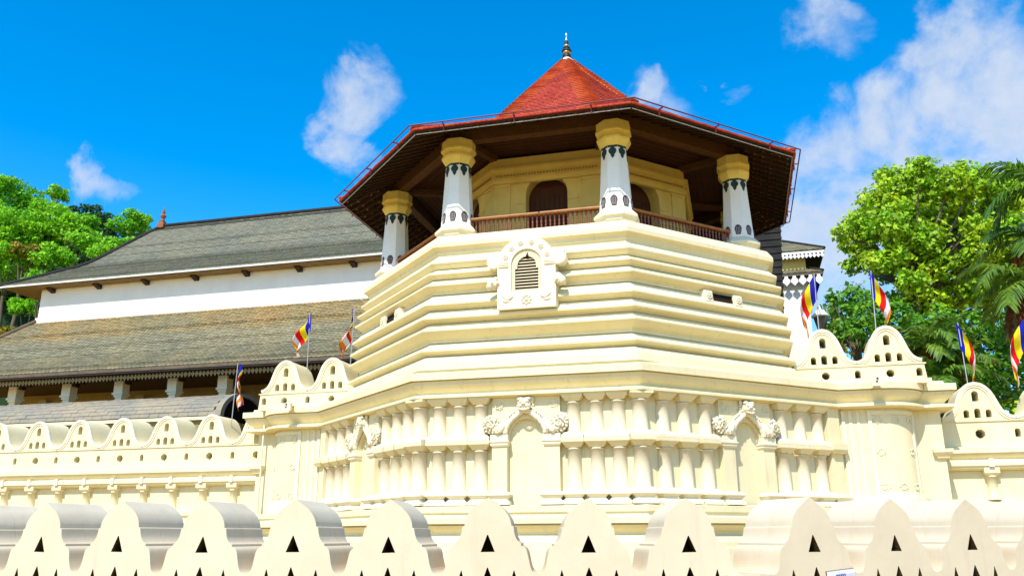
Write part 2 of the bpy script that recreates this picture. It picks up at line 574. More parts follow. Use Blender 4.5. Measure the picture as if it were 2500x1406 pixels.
def tile_rows(lines, tw, thick=0.03, point=0.0, jitter=0.006, heavy=None):
    """overlapping tiles: lines = [(A, B)] from eave upwards; returns verts, list of faces"""
    vs, fs = [], []
    rnd = random.Random(len(lines) * 7 + 1)
    for r in range(len(lines) - 1):
        A0, B0 = Vector(lines[r][0]), Vector(lines[r][1])
        A1, B1 = Vector(lines[r + 1][0]), Vector(lines[r + 1][1])
        L = (B0 - A0).length
        if L < tw * 0.3:
            continue
        n = max(1, round(L / tw))
        e = (B0 - A0).normalized()
        upv = ((A1 + B1) - (A0 + B0))
        upv = (upv - e * upv.dot(e)).normalized()
        nm = e.cross(upv).normalized()
        if nm.z < 0:
            nm = -nm
        sh = 0.5 if r % 2 else 0.0
        L1 = (B1 - A1).length
        off1 = (A1 - A0).dot(e)
        H = ((A1 - A0) - e * off1).dot(upv)
        cuts = [max(0.0, min(L, (i + sh) * L / n)) for i in range(-1, n + 1)]
        cuts = sorted(set(cuts + [0.0, L]))
        for a, b in zip(cuts[:-1], cuts[1:]):
            if b - a < 0.01:
                continue
            g = min(0.006, (b - a) * 0.08)
            jz = rnd.uniform(-jitter, jitter)
            lo = A0 + nm * (thick * (heavy if heavy and (r * 7) % 17 in (3, 4, 11) else 1.0) + rnd.uniform(0, jitter)) + upv * jz
            ta, tb = max(a, off1), min(b, off1 + L1)
            if tb <= ta:
                m_ = min(max((a + b) / 2, off1), off1 + L1)
                ta = tb = m_
            base = len(vs)
            mid = (a + b) / 2
            vs += [lo + e * (a + g), lo + e * mid - upv * point, lo + e * (b - g),
                   A0 + upv * H * 1.04 + e * (tb - 0) + nm * 0.004, A0 + upv * H * 1.04 + e * ta + nm * 0.004,
                   lo + e * (a + g) - nm * thick * 2.6, lo + e * mid - upv * point - nm * thick * 2.6, lo + e * (b - g) - nm * thick * 2.6]
            fs += [(base, base + 1, base + 2, base + 3, base + 4), (base + 5, base + 6, base + 1, base), (base + 6, base + 7, base + 2, base + 1)]
    return [tuple(v) for v in vs], fs


def lerp(a, b, t):
    return a + (b - a) * t
# ---------------------------------------------------------------- ground
TX, TY = -5.740, 31.476
g = MB(); g.box(-900, 900, -900, 1400, -0.5, 0.0)
struct(g.build('ground', 'ground_warm_bounce'))  # out of view; its colour serves as a warm reflector
g = MB(); g.box(-60, 45, -30, 6.2, 0.004, 0.012)
struct(g.build('pavement', 'paving'))

# ---------------------------------------------------------------- octagonal tower
tower = thing('octagonal_tower', 'cream octagonal tower with stepped mouldings, pillared balcony and red tiled roof', 'tower', (TX, TY, 0))
TAN = math.tan(math.pi / 8)
ARC_R = [(10.2 + 1.2 * math.cos(R(a)), -1.54 + 1.2 * math.sin(R(a))) for a in range(-80, -14, 5)]
ARC_L = [(-x, y) for x, y in reversed(ARC_R)]
WALL_PATH = [(-12.2, -0.6), (-12.2, -1.85)] + ARC_L + [(-10.2, -2.74), (-8.82, -2.74), (-3.25, -7.76), (3.25, -7.76), (8.82, -2.74), (10.2, -2.74)] + ARC_R + [(12.2, -1.85), (12.2, -0.6)]

m = MB()
sweep(m, WALL_PATH, [(-0.10, 5.52), (-0.10, 0.0)])
m.build('lower_wall', 'cream', tower)
m = MB()
sweep(m, WALL_PATH, [(-0.6, 6.42), (0.08, 6.40), (0.10, 6.30), (0.37, 6.27), (0.38, 6.255), (0.38, 6.06), (0.27, 6.055), (0.27, 6.025), (0.33, 6.02), (0.295, 5.995),
                     (0.275, 5.93), (0.22, 5.855), (0.14, 5.79), (0.07, 5.735), (0.045, 5.705), (0.04, 5.68), (0.08, 5.67), (0.29, 5.62), (0.30, 5.605), (0.30, 5.54), (0.24, 5.525), (0.10, 5.50), (-0.3, 5.49)])
m.build('cornice', 'cream', tower)
m = MB()   # plinth mouldings low on the wall
sweep(m, WALL_PATH, [(0.1, 2.50), (0.36, 2.46), (0.36, 2.30), (0.31, 2.28), (0.31, 2.19), (0.46, 2.15), (0.46, 2.00), (0.33, 1.995), (0.33, 1.965), (0.40, 1.95), (0.30, 1.86), (0.16, 1.77), (0.14, 1.72), (0.16, 1.70),
                     (0.40, 1.60), (0.44, 1.50), (0.44, 1.35), (0.5, 1.33), (0.5, 0.0)])
m.build('plinth', 'cream', tower)

# the stepped mouldings: one ring for each course
def ring(name, prof, mt='cream', n=8):
    mb = MB(); mb.lathe(prof, n, 0, 0, R(22.5)); return mb.build(name, mt, tower)

ring('balcony_slab', [(7.66, 10.14), (7.78, 10.15), (7.78, 10.23), (7.83, 10.26), (7.84, 10.36), (7.93, 10.40), (8.0, 10.43), (8.0, 10.57), (7.985, 10.595), (7.84, 10.80), (7.80, 10.84), (7.3, 10.85)])
TIERS = [  # top neck (R, z), tip (R, z), bottom neck (R, z)
    ((7.80, 10.14), (8.07, 9.89), (7.87, 9.69)),
    ((7.87, 9.69), (8.19, 9.49), (7.98, 9.325)),
    ((7.98, 9.325), (8.26, 9.11), (7.97, 8.83)),
    ((7.97, 8.83), (8.33, 8.48), (8.07, 8.315)),
    ((8.07, 8.315), (8.39, 8.03), (8.11, 7.885)),
    ((8.11, 7.885), (8.40, 7.65), (8.02, 7.29)),
    ((8.02, 7.29), (8.43, 7.02), (8.20, 6.86)),
]
for i, (a, t, b) in enumerate(TIERS):
    deep = i in (2, 5)
    bz = b[1]
    pr = [(7.4, bz), (b[0] - 0.07, bz), (b[0] - 0.07, bz + 0.026), (b[0], bz + 0.028)]
    if deep:
        pr += [(b[0], bz + 0.10), (b[0] + 0.025, bz + 0.11), (b[0] + 0.03, bz + 0.13)]
        z0 = bz + 0.13
    else:
        pr += [(b[0] + 0.012, bz + 0.045), (b[0] + 0.03, bz + 0.055)]
        z0 = bz + 0.055
    for k in range(1, 6):       # hollow underside sweeping out to the lip
        q = k / 5
        pr.append((lerp(b[0] + 0.03, t[0] - .004, q ** 0.92), lerp(z0, t[1] - 0.028, q ** 1.12)))
    pr += [(t[0], t[1] + 0.012), (t[0] - 0.02, t[1] + 0.045), (lerp(t[0], a[0], .5) - .015, lerp(t[1], a[1], .5)), (a[0] + 0.01, a[1] - 0.004), (7.4, a[1] - 0.002)]
    ring('moulding_course', pr)
ring('base_course', [(7.9, 6.40), (8.56, 6.40), (8.545, 6.60), (8.44, 6.625), (8.40, 6.74), (8.22, 6.855), (7.4, 6.858)])

# engaged columns in two storeys
def block(mb, secs):
    """square blocks lofted through (half width, z)"""
    mb.loft([[(-h, -h, z), (h, -h, z), (h, h, z), (-h, h, z)] for h, z in secs])

def shaft(z0, z1, r0_, r1_):
    mb = MB(); mb.cs = True
    mb.lathe([(r0_ + 0.03, z0), (r0_ + 0.03, z0 + 0.03), (r0_, z0 + 0.05), (lerp(r0_, r1_, .5) + 0.004, (z0 + z1) / 2), (r1_, z1 - 0.08), (r1_ + 0.03, z1 - 0.07), (r1_ + 0.03, z1 - 0.035), (r1_, z1 - 0.03), (r1_, z1)], 20)
    return mb

COL_U = shaft(4.44, 5.34, 0.198, 0.183).build('half_column', 'column_cream', tower)
m = MB(); block(m, [(0.19, 5.325), (0.205, 5.345), (0.30, 5.455), (0.305, 5.52)]); m.build('capital', 'cream', COL_U)
m = MB(); block(m, [(0.315, 4.285), (0.315, 4.37), (0.30, 4.38), (0.235, 4.445)]); m.build('base_block', 'cream_pale', COL_U)
COL_L = shaft(2.92, 4.05, 0.205, 0.19).build('half_column', 'column_cream', tower)
m = MB(); block(m, [(0.20, 4.03), (0.21, 4.05), (0.315, 4.175), (0.32, 4.19), (0.32, 4.28)]); m.build('capital', 'cream', COL_L)
m = MB(); block(m, [(0.318, 2.50), (0.318, 2.565), (0.225, 2.665), (0.225, 2.685), (0.318, 2.765), (0.318, 2.80), (0.245, 2.925)]); m.build('base_block', 'cream_pale', COL_L)
PIL = MB(); PIL.box(-0.24, 0.24, -0.13, 0.12, 2.86, 4.1); PIL.box(-0.235, 0.235, -0.13, 0.12, 4.38, 5.5)
PIL = PIL.build('pilaster', 'cream', tower)
m = MB(); block(m, [(0.25, 4.09), (0.31, 4.21), (0.31, 4.39)]); m.M = Matrix.Identity(4); m.build('pilaster_cap', 'cream', PIL)
m = MB(); block(m, [(0.30, 2.50), (0.30, 2.56), (0.23, 2.66), (0.30, 2.76), (0.30, 2.80), (0.25, 2.87)]); m.build('base_block', 'cream_pale', PIL)

def bayM(p, q, s, d=0.0):
    """frame at distance s along the wall from plan point p to q; local -y points outwards"""
    P, Q = Vector(p), Vector(q)
    t = (Q - P).normalized()
    c = P + t * s + Vector((t.y, -t.x)) * d
    return Matrix.Translation((c.x, c.y, 0)) @ Matrix.Rotation(math.atan2(t.y, t.x), 4, 'Z')

CL, CR, BLc, BRc = (-3.25, -7.76), (3.25, -7.76), (-8.82, -2.74), (8.82, -2.74)
spots = [(CL, CR, 3.25 + x) for x in (-2.63, -2.01, -1.36, 1.36, 2.01, 2.63)]
spots += [(CR, BRc, s) for s in (0.78, 1.52, 2.28, 5.2, 5.98, 6.74)]
spots += [(BLc, CL, 7.5 - s) for s in (0.78, 1.52, 2.28, 5.2, 5.98, 6.74)]
Ms = [bayM(*s, -0.075) for s in spots]
for cx_, cy_, ang in ((CL[0], CL[1], -21), (CR[0], CR[1], 21)):
    Ms.append(Matrix.Translation((cx_ * 0.992, cy_ * 0.992, 0)) @ Matrix.Rotation(R(ang), 4, 'Z') @ Matrix.Diagonal((1.08, 1.08, 1.0, 1.0)))
for i, M in enumerate(Ms):
    if i == 0:
        COL_U.matrix_local = M; COL_L.matrix_local = M
    else:
        twin(COL_U, tower, M); twin(COL_L, tower, M)
PIL.matrix_local = bayM(CR, BRc, 7.30)
twin(PIL, tower, bayM(BLc, CL, 0.20))

# arched niche bays
def flower(name, parent, M, s=1.0):
    mb = MB(); mb.cs = True
    pts = [(0.10 * s * math.cos(a) * (1 + 0.25 * math.cos(3 * a)), 0, 0.085 * s * math.sin(a) * (1 + 0.25 * math.sin(2 * a))) for a in [2 * math.pi * i / 14 for i in range(15)]]
    mb.tube(pts, 0.016 * s, 5)
    for dx, dz in ((0.12, 0.02), (0.10, -0.07), (0.05, -0.11), (-0.12, 0.04)):
        mb.blob((dx * s, 0, dz * s), (0.028 * s, 0.02, 0.028 * s), 0, 1, 1)
    o = mb.build(name, 'relief_white', parent)
    o.matrix_local = M
    return o

FLOWER = flower('flower_relief', tower, bayM(CL, CR, 3.25 - 0.80, 0.08) @ Matrix.Translation((0, 0, 5.28)))

def arch_bay(M, proto):
    if proto:
        parts = []
        for s in (-1, 1):
            mb = MB()
            x0, x1 = sorted((s * 0.54, s * 0.98))
            mb.box(x0, x1, -0.12, 0.12, 2.80, 4.12)
            o = mb.build('niche_pier', 'cream', tower); parts.append(o)
        for s in (-1, 1):
            mb = MB()
            c = s * 0.76
            mb.M = Matrix.Translation((c, 0, 0))
            mb.loft([[(-h, -h + 0.08, z), (h, -h + 0.08, z), (h, 0.2, z), (-h, 0.2, z)] for h, z in ((0.23, 4.10), (0.26, 4.15), (0.26, 4.19), (0.29, 4.23), (0.29, 4.27), (0.255, 4.28), (0.255, 4.44))])
            o = mb.build('pier_moulding', 'cream_pale', tower); parts.append(o)
            mb = MB(); mb.M = Matrix.Translation((c, 0, 0))
            mb.loft([[(-h, -h + 0.02, z), (h, -h + 0.02, z), (h, 0.2, z), (-h, 0.2, z)] for h, z in ((0.33, 2.50), (0.33, 2.56), (0.24, 2.66), (0.33, 2.76), (0.33, 2.79), (0.24, 2.86))])
            o = mb.build('base_block', 'cream_pale', tower); parts.append(o)
        mb = MB()
        outer = [(-0.99, 4.44), (-0.5, 4.44)] + [(0.5 * math.cos(math.pi - math.pi * i / 14), 4.38 + 0.5 * math.sin(math.pi * i / 14)) for i in range(1, 14)] + [(0.5, 4.44), (0.99, 4.44), (0.99, 5.495), (-0.99, 5.495)]
        mb.slab(outer, [], -0.05, 0.11)
        o = mb.build('arch_panel', 'cream', tower); parts.append(o)
        # dragon arch: carved band with beads
        mb = MB(); mb.cs = True
        pts, rad = [], []
        for i in range(29):
            a = math.pi * (0.02 + 0.96 * i / 28)
            k = 0.60 + 0.10 * math.exp(-((a - math.pi / 2) / 0.3) ** 2)
            pts.append((k * math.cos(a), -0.12, 4.40 + k * math.sin(a) * 1.02)); rad.append(0.085 + 0.014 * math.sin(i * 2.4))
        mb.tube(pts, rad, 8)
        for i in range(27):
            a = math.pi * (0.03 + 0.94 * i / 26)
            k = 0.72 + 0.13 * math.exp(-((a - math.pi / 2) / 0.28) ** 2)
            mb.blob((k * math.cos(a), -0.11, 4.40 + k * math.sin(a) * 1.03), (0.050, 0.07, 0.050), 0.2, 3, 1, i)
        o = mb.build('dragon_arch', 'relief_white', tower); parts.append(o)
        for s in (-1, 1):
            mb = MB(); mb.cs = True
            mb.blob((s * 0.99, -0.10, 4.72), (0.20, 0.12, 0.21), 0.7, 3.2, 4, 11)
            mb.tube([(s * 0.52, -0.10, 4.86), (s * 0.62, -0.13, 4.72), (s * 0.70, -0.15, 4.58), (s * 0.83, -0.15, 4.53), (s * 0.95, -0.13, 4.60)], [0.07, 0.11, 0.12, 0.11, 0.08], 8)
            mb.blob((s * 0.74, -0.10, 4.56), (0.17, 0.14, 0.12), 0.6, 4.5, 4, 5)
            mb.blob((s * 1.13, -0.08, 4.84), (0.10, 0.08, 0.11), 0.6, 4.5, 3, 7)
            for c0_, r0_ in (((s * 0.99, 4.73), 0.15), ((s * 0.80, 4.53), 0.08)):
                mb.tube([(c0_[0] + s * r0_ * (1 - i / 22) * math.cos(i * .55), -0.245, c0_[1] + r0_ * (1 - i / 22) * math.sin(i * .55)) for i in range(20)], [0.022 * (1 - i / 34) for i in range(20)], 5)
            for k in range(14):
                a = k * 0.45
                mb.blob((s * (0.99 + 0.225 * math.cos(a)), -0.16, 4.72 + 0.23 * math.sin(a)), (0.042, 0.04, 0.042), 0.4, 3, 1, k)
            o = mb.build('dragon_scroll', 'relief_white', tower); parts.append(o)
        mb = MB()
        mb.blob((0, -0.15, 5.28), (0.19, 0.17, 0.20), 0.08, 2, 3, 1)
        for s in (-1, 1):
            mb.blob((s * 0.085, -0.29, 5.345), (0.062, 0.05, 0.052), 0.1, 3, 2, 2)     # eyes
            mb.blob((s * 0.105, -0.25, 5.42), (0.10, 0.07, 0.045), 0.2, 3, 2, 3)       # brows
            mb.blob((s * 0.20, -0.12, 5.43), (0.065, 0.05, 0.075), 0.2, 3, 2, 4)       # ears
            mb.blob((s * 0.11, -0.29, 5.22), (0.085, 0.07, 0.055), 0.1, 3, 2, 5)       # cheeks
            mb.blob((s * 0.045, -0.335, 5.27), (0.032, 0.03, 0.03), 0.0, 3, 1, 6)      # nostrils
            for k in range(5):
                mb.blob((s * (0.20 + 0.02 * k), -0.10, 5.34 - 0.085 * k), (0.05, 0.06, 0.05), 0.3, 3, 1, k)
        mb.blob((0, -0.32, 5.285), (0.05, 0.06, 0.05), 0.05, 3, 2, 7)
        mb.tube([(x, -0.29 - 0.05 * math.cos(x * 9), 5.105 + 1.9 * x * x) for x in [-0.16 + 0.032 * i for i in range(11)]], 0.026, 6)
        for x in (-0.12, -0.04, 0.04, 0.12):
            mb.add([(x - 0.018, -0.33, 5.165), (x + 0.018, -0.33, 5.165), (x, -0.33, 5.12), (x, -0.30, 5.165)], [(0, 2, 1), (0, 3, 2), (1, 2, 3), (0, 1, 3)])
        o = mb.build('lion_face', 'relief_white', tower); parts.append(o)
        for o in parts:
            o.matrix_local = M
        return parts
    return [twin(p, tower, M) for p in PROTO_BAY]

PROTO_BAY = arch_bay(bayM(CL, CR, 3.25), True)
bayMs = [bayM(CL, CR, 3.25), bayM(CR, BRc, 3.74), bayM(BLc, CL, 3.76)]
for M in bayMs[1:]:
    arch_bay(M, False)
for i, M in enumerate(bayMs):
    for x, z, d in ((-0.80, 5.28, 0.06), (0.80, 5.28, 0.06), (-0.34, 4.06, -0.11), (0.34, 4.06, -0.11), (-0.34, 3.12, -0.11), (0.34, 3.12, -0.11)):
        if i == 0 and x == -0.8:
            continue
        twin(FLOWER, tower, M @ Matrix.Translation((x, -d, z)) @ Matrix.Rotation(random.uniform(-.5, .5), 4, 'Y'))

# bastion panels: raised frames and flowers on the rounded corners
for s in (-1, 1):
    def pt(arc):        # distance along the bastion front from the inner corner, around the curve
        L0 = 10.2 - 8.82
        if arc < L0:
            return Vector((s * (8.82 + arc), -2.74)), Vector((0, -1))
        a = -math.pi / 2 + (arc - L0) / 1.2
        return Vector((s * (10.2 + 1.2 * math.cos(a)), -1.54 + 1.2 * math.sin(a))), Vector((s * math.cos(a), math.sin(a)))
    mb = MB()
    def strip(a0, a1, z0, z1, d0=-0.11, d1=-0.05, n=10):
        ring_pts = [pt(lerp(a0, a1, i / n)) for i in range(n + 1)]
        rings = []
        for p, nn in ring_pts:
            q0, q1 = p + nn * d0, p + nn * d1
            r_ = [(q1.x, q1.y, z0), (q1.x, q1.y, z1), (q0.x, q0.y, z1), (q0.x, q0.y, z0)]
            rings.append(r_ if s > 0 else r_)
        mb.loft(rings)
    strip(0.98, 1.10, 2.60, 5.44); strip(2.62, 2.74, 2.60, 5.44)
    strip(1.10, 2.62, 5.30, 5.42, -0.11, -0.06); strip(1.10, 2.62, 2.80, 2.92, -0.11, -0.06)
    strip(0.20, 0.30, 2.60, 5.44); strip(0.42, 0.52, 2.60, 5.44, -0.11, -0.075); strip(0.66, 0.74, 2.60, 5.44, -0.11, -0.075)
    mb.build('panel_frame', 'cream_pale', tower)
    mb = MB()
    strip(0.30, 3.0, 2.50, 2.76, -0.12, 0.10); strip(0.30, 3.0, 2.76, 2.80, -0.12, 0.03)
    mb.build('bastion_base_moulding', 'cream_pale', tower)
    for arc, z in ((1.27, 5.14), (1.86, 5.14), (2.45, 5.14), (1.27, 4.15), (2.45, 4.15), (1.27, 3.10), (1.86, 3.10), (2.45, 3.10)):
        p, nn = pt(arc)
        q = p + nn * (-0.09)
        twin(FLOWER, tower, Matrix.Translation((q.x, q.y, z)) @ Matrix.Rotation(math.atan2(nn.y, nn.x) + math.pi / 2, 4, 'Z') @ Matrix.Rotation(random.uniform(-.8, .8), 4, 'Y'))
    mb = MB()      # pier beside the bastion: cap block and upper steps
    x0, x1 = sorted((s * 11.72, s * 12.30))
    mb.loft([[(a_, b_, z_) for a_, b_ in ((x0 + d_, -1.76 - .2 + d_), (x1 - d_, -1.76 - .2 + d_), (x1 - d_, -.7), (x0 + d_, -.7))] for d_, z_ in ((0.12, 3.98), (0.10, 4.03), (0.03, 4.12), (0.03, 4.15), (0.0, 4.16), (0.0, 4.27))])
    mb.build('pier_cap', 'cream', tower)

# parapet with rounded merlons above each bastion
def wave(x, period, z_lo, z_hi):
    """crest height: round head, steep flanks, round valley; valley at x = 0"""
    prof = [(0, 0), (0.10, 0.015), (0.22, 0.075), (0.33, 0.19), (0.41, 0.36), (0.47, 0.54), (0.55, 0.71), (0.66, 0.85), (0.80, 0.955), (1.0, 1.0)]
    u = (x % period) / (period / 2)
    if u > 1:
        u = 2 - u
    for (a, b), (c, d) in zip(prof[:-1], prof[1:]):
        if u <= c:
            return z_lo + (z_hi - z_lo) * (b + (d - b) * (u - a) / (c - a))
    return z_hi

def merlon_meshes(name, parent, period, z0, z_lo, z_hi, y0, y1, xa, xb, holes, mt='cream', frac=(0.0, 1.0)):
    """one merlon between two valleys; local x from 0 to period, front at y0"""
    N = 36
    us = [lerp(frac[0], frac[1], i / N) * period for i in range(N + 1)]
    crest = [(u, wave(u if u < period else 0.0, period, z_lo, z_hi)) for u in us]
    sm = []
    for i, p in enumerate(crest):          # soften
        q = crest[max(0, i - 1)][1] * .25 + p[1] * .5 + crest[min(N, i + 1)][1] * .25
        sm.append((p[0], q))
    crest = sm
    mb = MB()
    mb.slab([(us[0], z0), (us[-1], z0)] + list(reversed(crest)), holes, y0, y1, hole_mi=0)
    body = mb.build(name, mt, parent)
    # double rim following the crest
    for (wa, wb, proud) in ((-0.012, 0.085, 0.055), (0.085, 0.15, 0.028)):
        mb = MB()
        rr = []
        for i, p in enumerate(crest):
            a, b = crest[max(0, i - 1)], crest[min(N, i + 1)]
            t = Vector((b[0] - a[0], b[1] - a[1])).normalized()
            nn = Vector((t.y, -t.x))        # downwards/inwards
            if nn.y > 0:
                nn = -nn
            P0 = Vector(p) + nn * wa; P1 = Vector(p) + nn * wb
            rr.append([(P0.x, y0 - proud, P0.y), (P1.x, y0 - proud, P1.y), (P1.x, y0 + 0.02, P1.y), (P0.x, y0 + 0.02, P0.y)])
        mb.loft(rr)
        mb.build('crest_rim', 'cream_pale', body)
    return body

def std_holes(c, zb, k=1.0, dz=0.0):
    return [arch_pts(c, zb + 0.61 * k + dz, 0.10 * k, 0.34 * k), arch_pts(c, zb + 0.07 * k, 0.092 * k, 0.31 * k),
            arch_pts(c - 0.33 * k, zb + 0.08 * k, 0.085 * k, 0.26 * k), arch_pts(c + 0.33 * k, zb + 0.08 * k, 0.085 * k, 0.26 * k)]

BY = -2.60
for s in (-1, 1):
    P = 1.94
    proto = None
    for i in range(2):
        x0 = (7.74 + P * i) if s > 0 else (-7.74 - P * (i + 1))
        if proto is None:
            proto = merlon_meshes('merlon', tower, P, 6.90, 7.02, 8.14, 0.0, 1.25, 0, P, std_holes(P / 2, 6.90))
            o = proto
        else:
            o = twin(proto, tower)
        o.location = (x0, BY, 0)
    mb = MB()
    xa, xb = (7.3, 11.72) if s > 0 else (-11.72, -7.3)
    hl = []
    for i in range(3):
        if i < 2:
            hl.append(ngon_pts(s * (7.74 + P * (i + .5)), 6.60, 0.13))
        hl.append(arch_pts(s * (7.74 + P * i + (-0.12 if i == 2 else 0)), 6.48, 0.09, 0.26))
    mb.slab([(xa, 6.26), (xb, 6.26), (xb - s * 0.06 if s > 0 else xb, 6.86), (xa if s > 0 else xa + 0.06, 6.86)], hl, BY + 0.0, BY + 1.25, hole_mi=0)
    mb.box(xa, xb, BY - 0.03, BY + 1.25, 6.862, 6.898)
    mb.build('parapet', 'cream', tower)
    if s > 0:
        xe0, xe1 = 11.70, 12.25
    else:
        xe0, xe1 = -12.25, -11.70
    mb = MB(); mb.box(xe0, xe1, -1.6, -0.3, 6.26, 6.42); mb.box(xe0 + (0 if s > 0 else .2), xe1 - (.2 if s > 0 else 0), -1.55, -0.3, 6.42, 6.58)
    mb.build('pier_step', 'cream', tower)

# ventilation window on the front of the mouldings
VX, VY = 0.06, -7.885
vent = MB()
outer = [(-0.89, 8.12), (0.89, 8.12), (0.89, 9.52)] + [(0.89 * math.cos(a), 9.50 + 0.86 * math.sin(a)) for a in [math.pi * i / 22 for i in range(1, 22)]] + [(-0.89, 9.52)]
vent.M = Matrix.Translation((VX, 0, 0))
vent.slab(outer, [arch_pts(0, 8.66, 0.47, 1.30, 14)], VY, -7.2, hole_mi=0)
vent = vent.build('vent_window', 'relief_white', tower)
m = MB(); m.M = Matrix.Translation((VX, 0, 0))
trefoil = [(-0.36, 8.68), (0.36, 8.68), (0.36, 9.36), (0.30, 9.36)] + [(0.29 * math.cos(a), 9.47 + 0.27 * math.sin(a)) for a in [math.pi * i / 10 for i in range(1, 10)]] + [(-0.30, 9.36), (-0.36, 9.36)]
m.slab([(-0.53, 8.6), (0.53, 8.6), (0.53, 9.99), (-0.53, 9.99)], [trefoil], VY + 0.06, VY + 0.105, hole_mi=0)
m.build('inner_frame', 'cream', vent)
m = MB(); m.M = Matrix.Translation((VX, 0, 0)); m.box(-0.5, 0.5, VY + 0.165, VY + 0.18, 8.6, 9.95); m.build('opening_shade', 'void_shade', vent)  # black sheet paints the darkness behind the slats
sl = None
for i in range(11):
    z = 8.72 + i * 0.094
    if sl is None:
        m = MB()
        m.box(-0.40, 0.40, VY + 0.108, VY + 0.15, -0.016, 0.014)
        sl = m.build('louvre_slat', 'wood_dark', vent); sl.location = (VX, 0, z)
        sl.data.materials[0] = MATS['column_cream']
    else:
        twin(sl, vent, loc=(VX, 0, z))
def rosette(name, parent, x, z, y, r=0.085):
    mb = MB(); mb.cs = True
    mb.M = Matrix.Translation((x, y, z))
    mb.blob((0, 0, 0), (r * .35, 0.03, r * .35), 0, 1, 2)
    for k in range(8):
        a = 2 * math.pi * k / 8
        mb.blob((r * .72 * math.cos(a), 0, r * .72 * math.sin(a)), (r * .30, 0.022, r * .30), 0, 1, 1)
    return mb.build(name, 'relief_white', parent)
for a in (20, 48, 76, 104, 132, 160):
    rosette('rosette', vent, VX + 0.68 * math.cos(R(a)), 9.50 + 0.66 * math.sin(R(a)), VY - 0.01, 0.085)
rosette('rosette', vent, VX, 8.38, VY - 0.01, 0.17)
for s in (-1, 1):
    m = MB(); m.cs = True      # scrolled ears, birds below, lion bosses at the sides
    pts = [(VX + s * (0.99 + 0.17 * (1 - i / 20) * math.cos(i * .5)), VY + 0.03, 9.62 + 0.17 * (1 - i / 20) * math.sin(i * .5 + 1)) for i in range(18)]
    m.tube(pts, [0.06 * (1 - i / 26) for i in range(18)], 7)
    m.cs = False
    m.M = Matrix.Translation((VX + s * 0.99, VY + 0.0, 9.62)) @ Matrix.Rotation(R(90), 4, 'X')
    m.lathe([(0.235, -0.30), (0.235, 0.0), (0.20, 0.02)], 22)
    m.M = Matrix.Identity(4)
    m.build('scroll_ear', 'relief_white', vent)
    m = MB()
    m.blob((VX + s * 1.0, VY + 0.06, 8.93), (0.17, 0.17, 0.15), 0.45, 2.6, 3, 3 + s)
    m.blob((VX + s * 1.12, VY - 0.03, 8.86), (0.10, 0.12, 0.13), 0.4, 3, 2, 5 + s)
    m.blob((VX + s * 0.95, VY + 0.02, 9.06), (0.10, 0.10, 0.08), 0.4, 3, 2, 7 + s)
    m.build('lion_boss', 'relief_white', vent)
    m = MB(); m.cs = True
    m.tube([(VX + s * (0.42 + 0.03 * i), VY - 0.012, 8.50 - 0.035 * i + 0.004 * i * i) for i in range(11)], [0.02 + 0.02 * math.sin(i * .3) for i in range(11)], 6)
    m.blob((VX + s * 0.62, VY, 8.37), (0.13, 0.035, 0.06), 0.3, 4, 2, 9)
    m.blob((VX + s * 0.46, VY, 8.50), (0.045, 0.03, 0.045), 0.1, 4, 1, 2)
    m.build('bird_relief', 'relief_white', vent)
    m = MB()
    for z in (9.42, 9.47, 9.52):
        m.box(VX + s * 0.70 - 0.15, VX + s * 0.70 + 0.15, VY - 0.035, VY + 0.05, z, z + 0.028)
    m.build('impost_ribs', 'relief_white', vent)

# slot vents with rosette blocks on the two side faces
for s in (-1, 1):
    M = Matrix.Rotation(R(45 * s), 4, 'Z')
    ap = 8.25 * math.cos(math.pi / 8)
    off = 0.45 if s > 0 else 0.15
    e = bpy.data.objects.new('slot_vent', None); COL.objects.link(e); e.parent = tower; e.matrix_local = M
    for k in (-1, 1):
        m = MB()
        x = off + k * 0.62
        m.loft([[(x - .16, -ap - .02, 8.58), (x + .16, -ap - .02, 8.58), (x + .16, -ap + .4, 8.58), (x - .16, -ap + .4, 8.58)],
                [(x - .16, -ap + .02, 8.93), (x + .16, -ap + .02, 8.93), (x + .16, -ap + .4, 8.93), (x - .16, -ap + .4, 8.93)]])
        m.build('vent_jamb', 'relief_white', e)
    m = MB(); m.box(off - .47, off + .47, -ap + .115, -ap + .14, 8.56, 8.90); m.build('opening_shade', 'void_shade', e)  # black sheet in place of the slot's shaded inside
    m = MB()
    for k in range(13):
        m.box(off - .44 + k * .073, off - .415 + k * .073, -ap + .09, -ap + .112, 8.56, 8.76)
    m.build('vent_grille', 'wood_dark', e, kind='stuff')
    for k in (-1, 1):
        rosette('rosette', e, off + k * 0.62, 8.76, -ap - .03, 0.115)

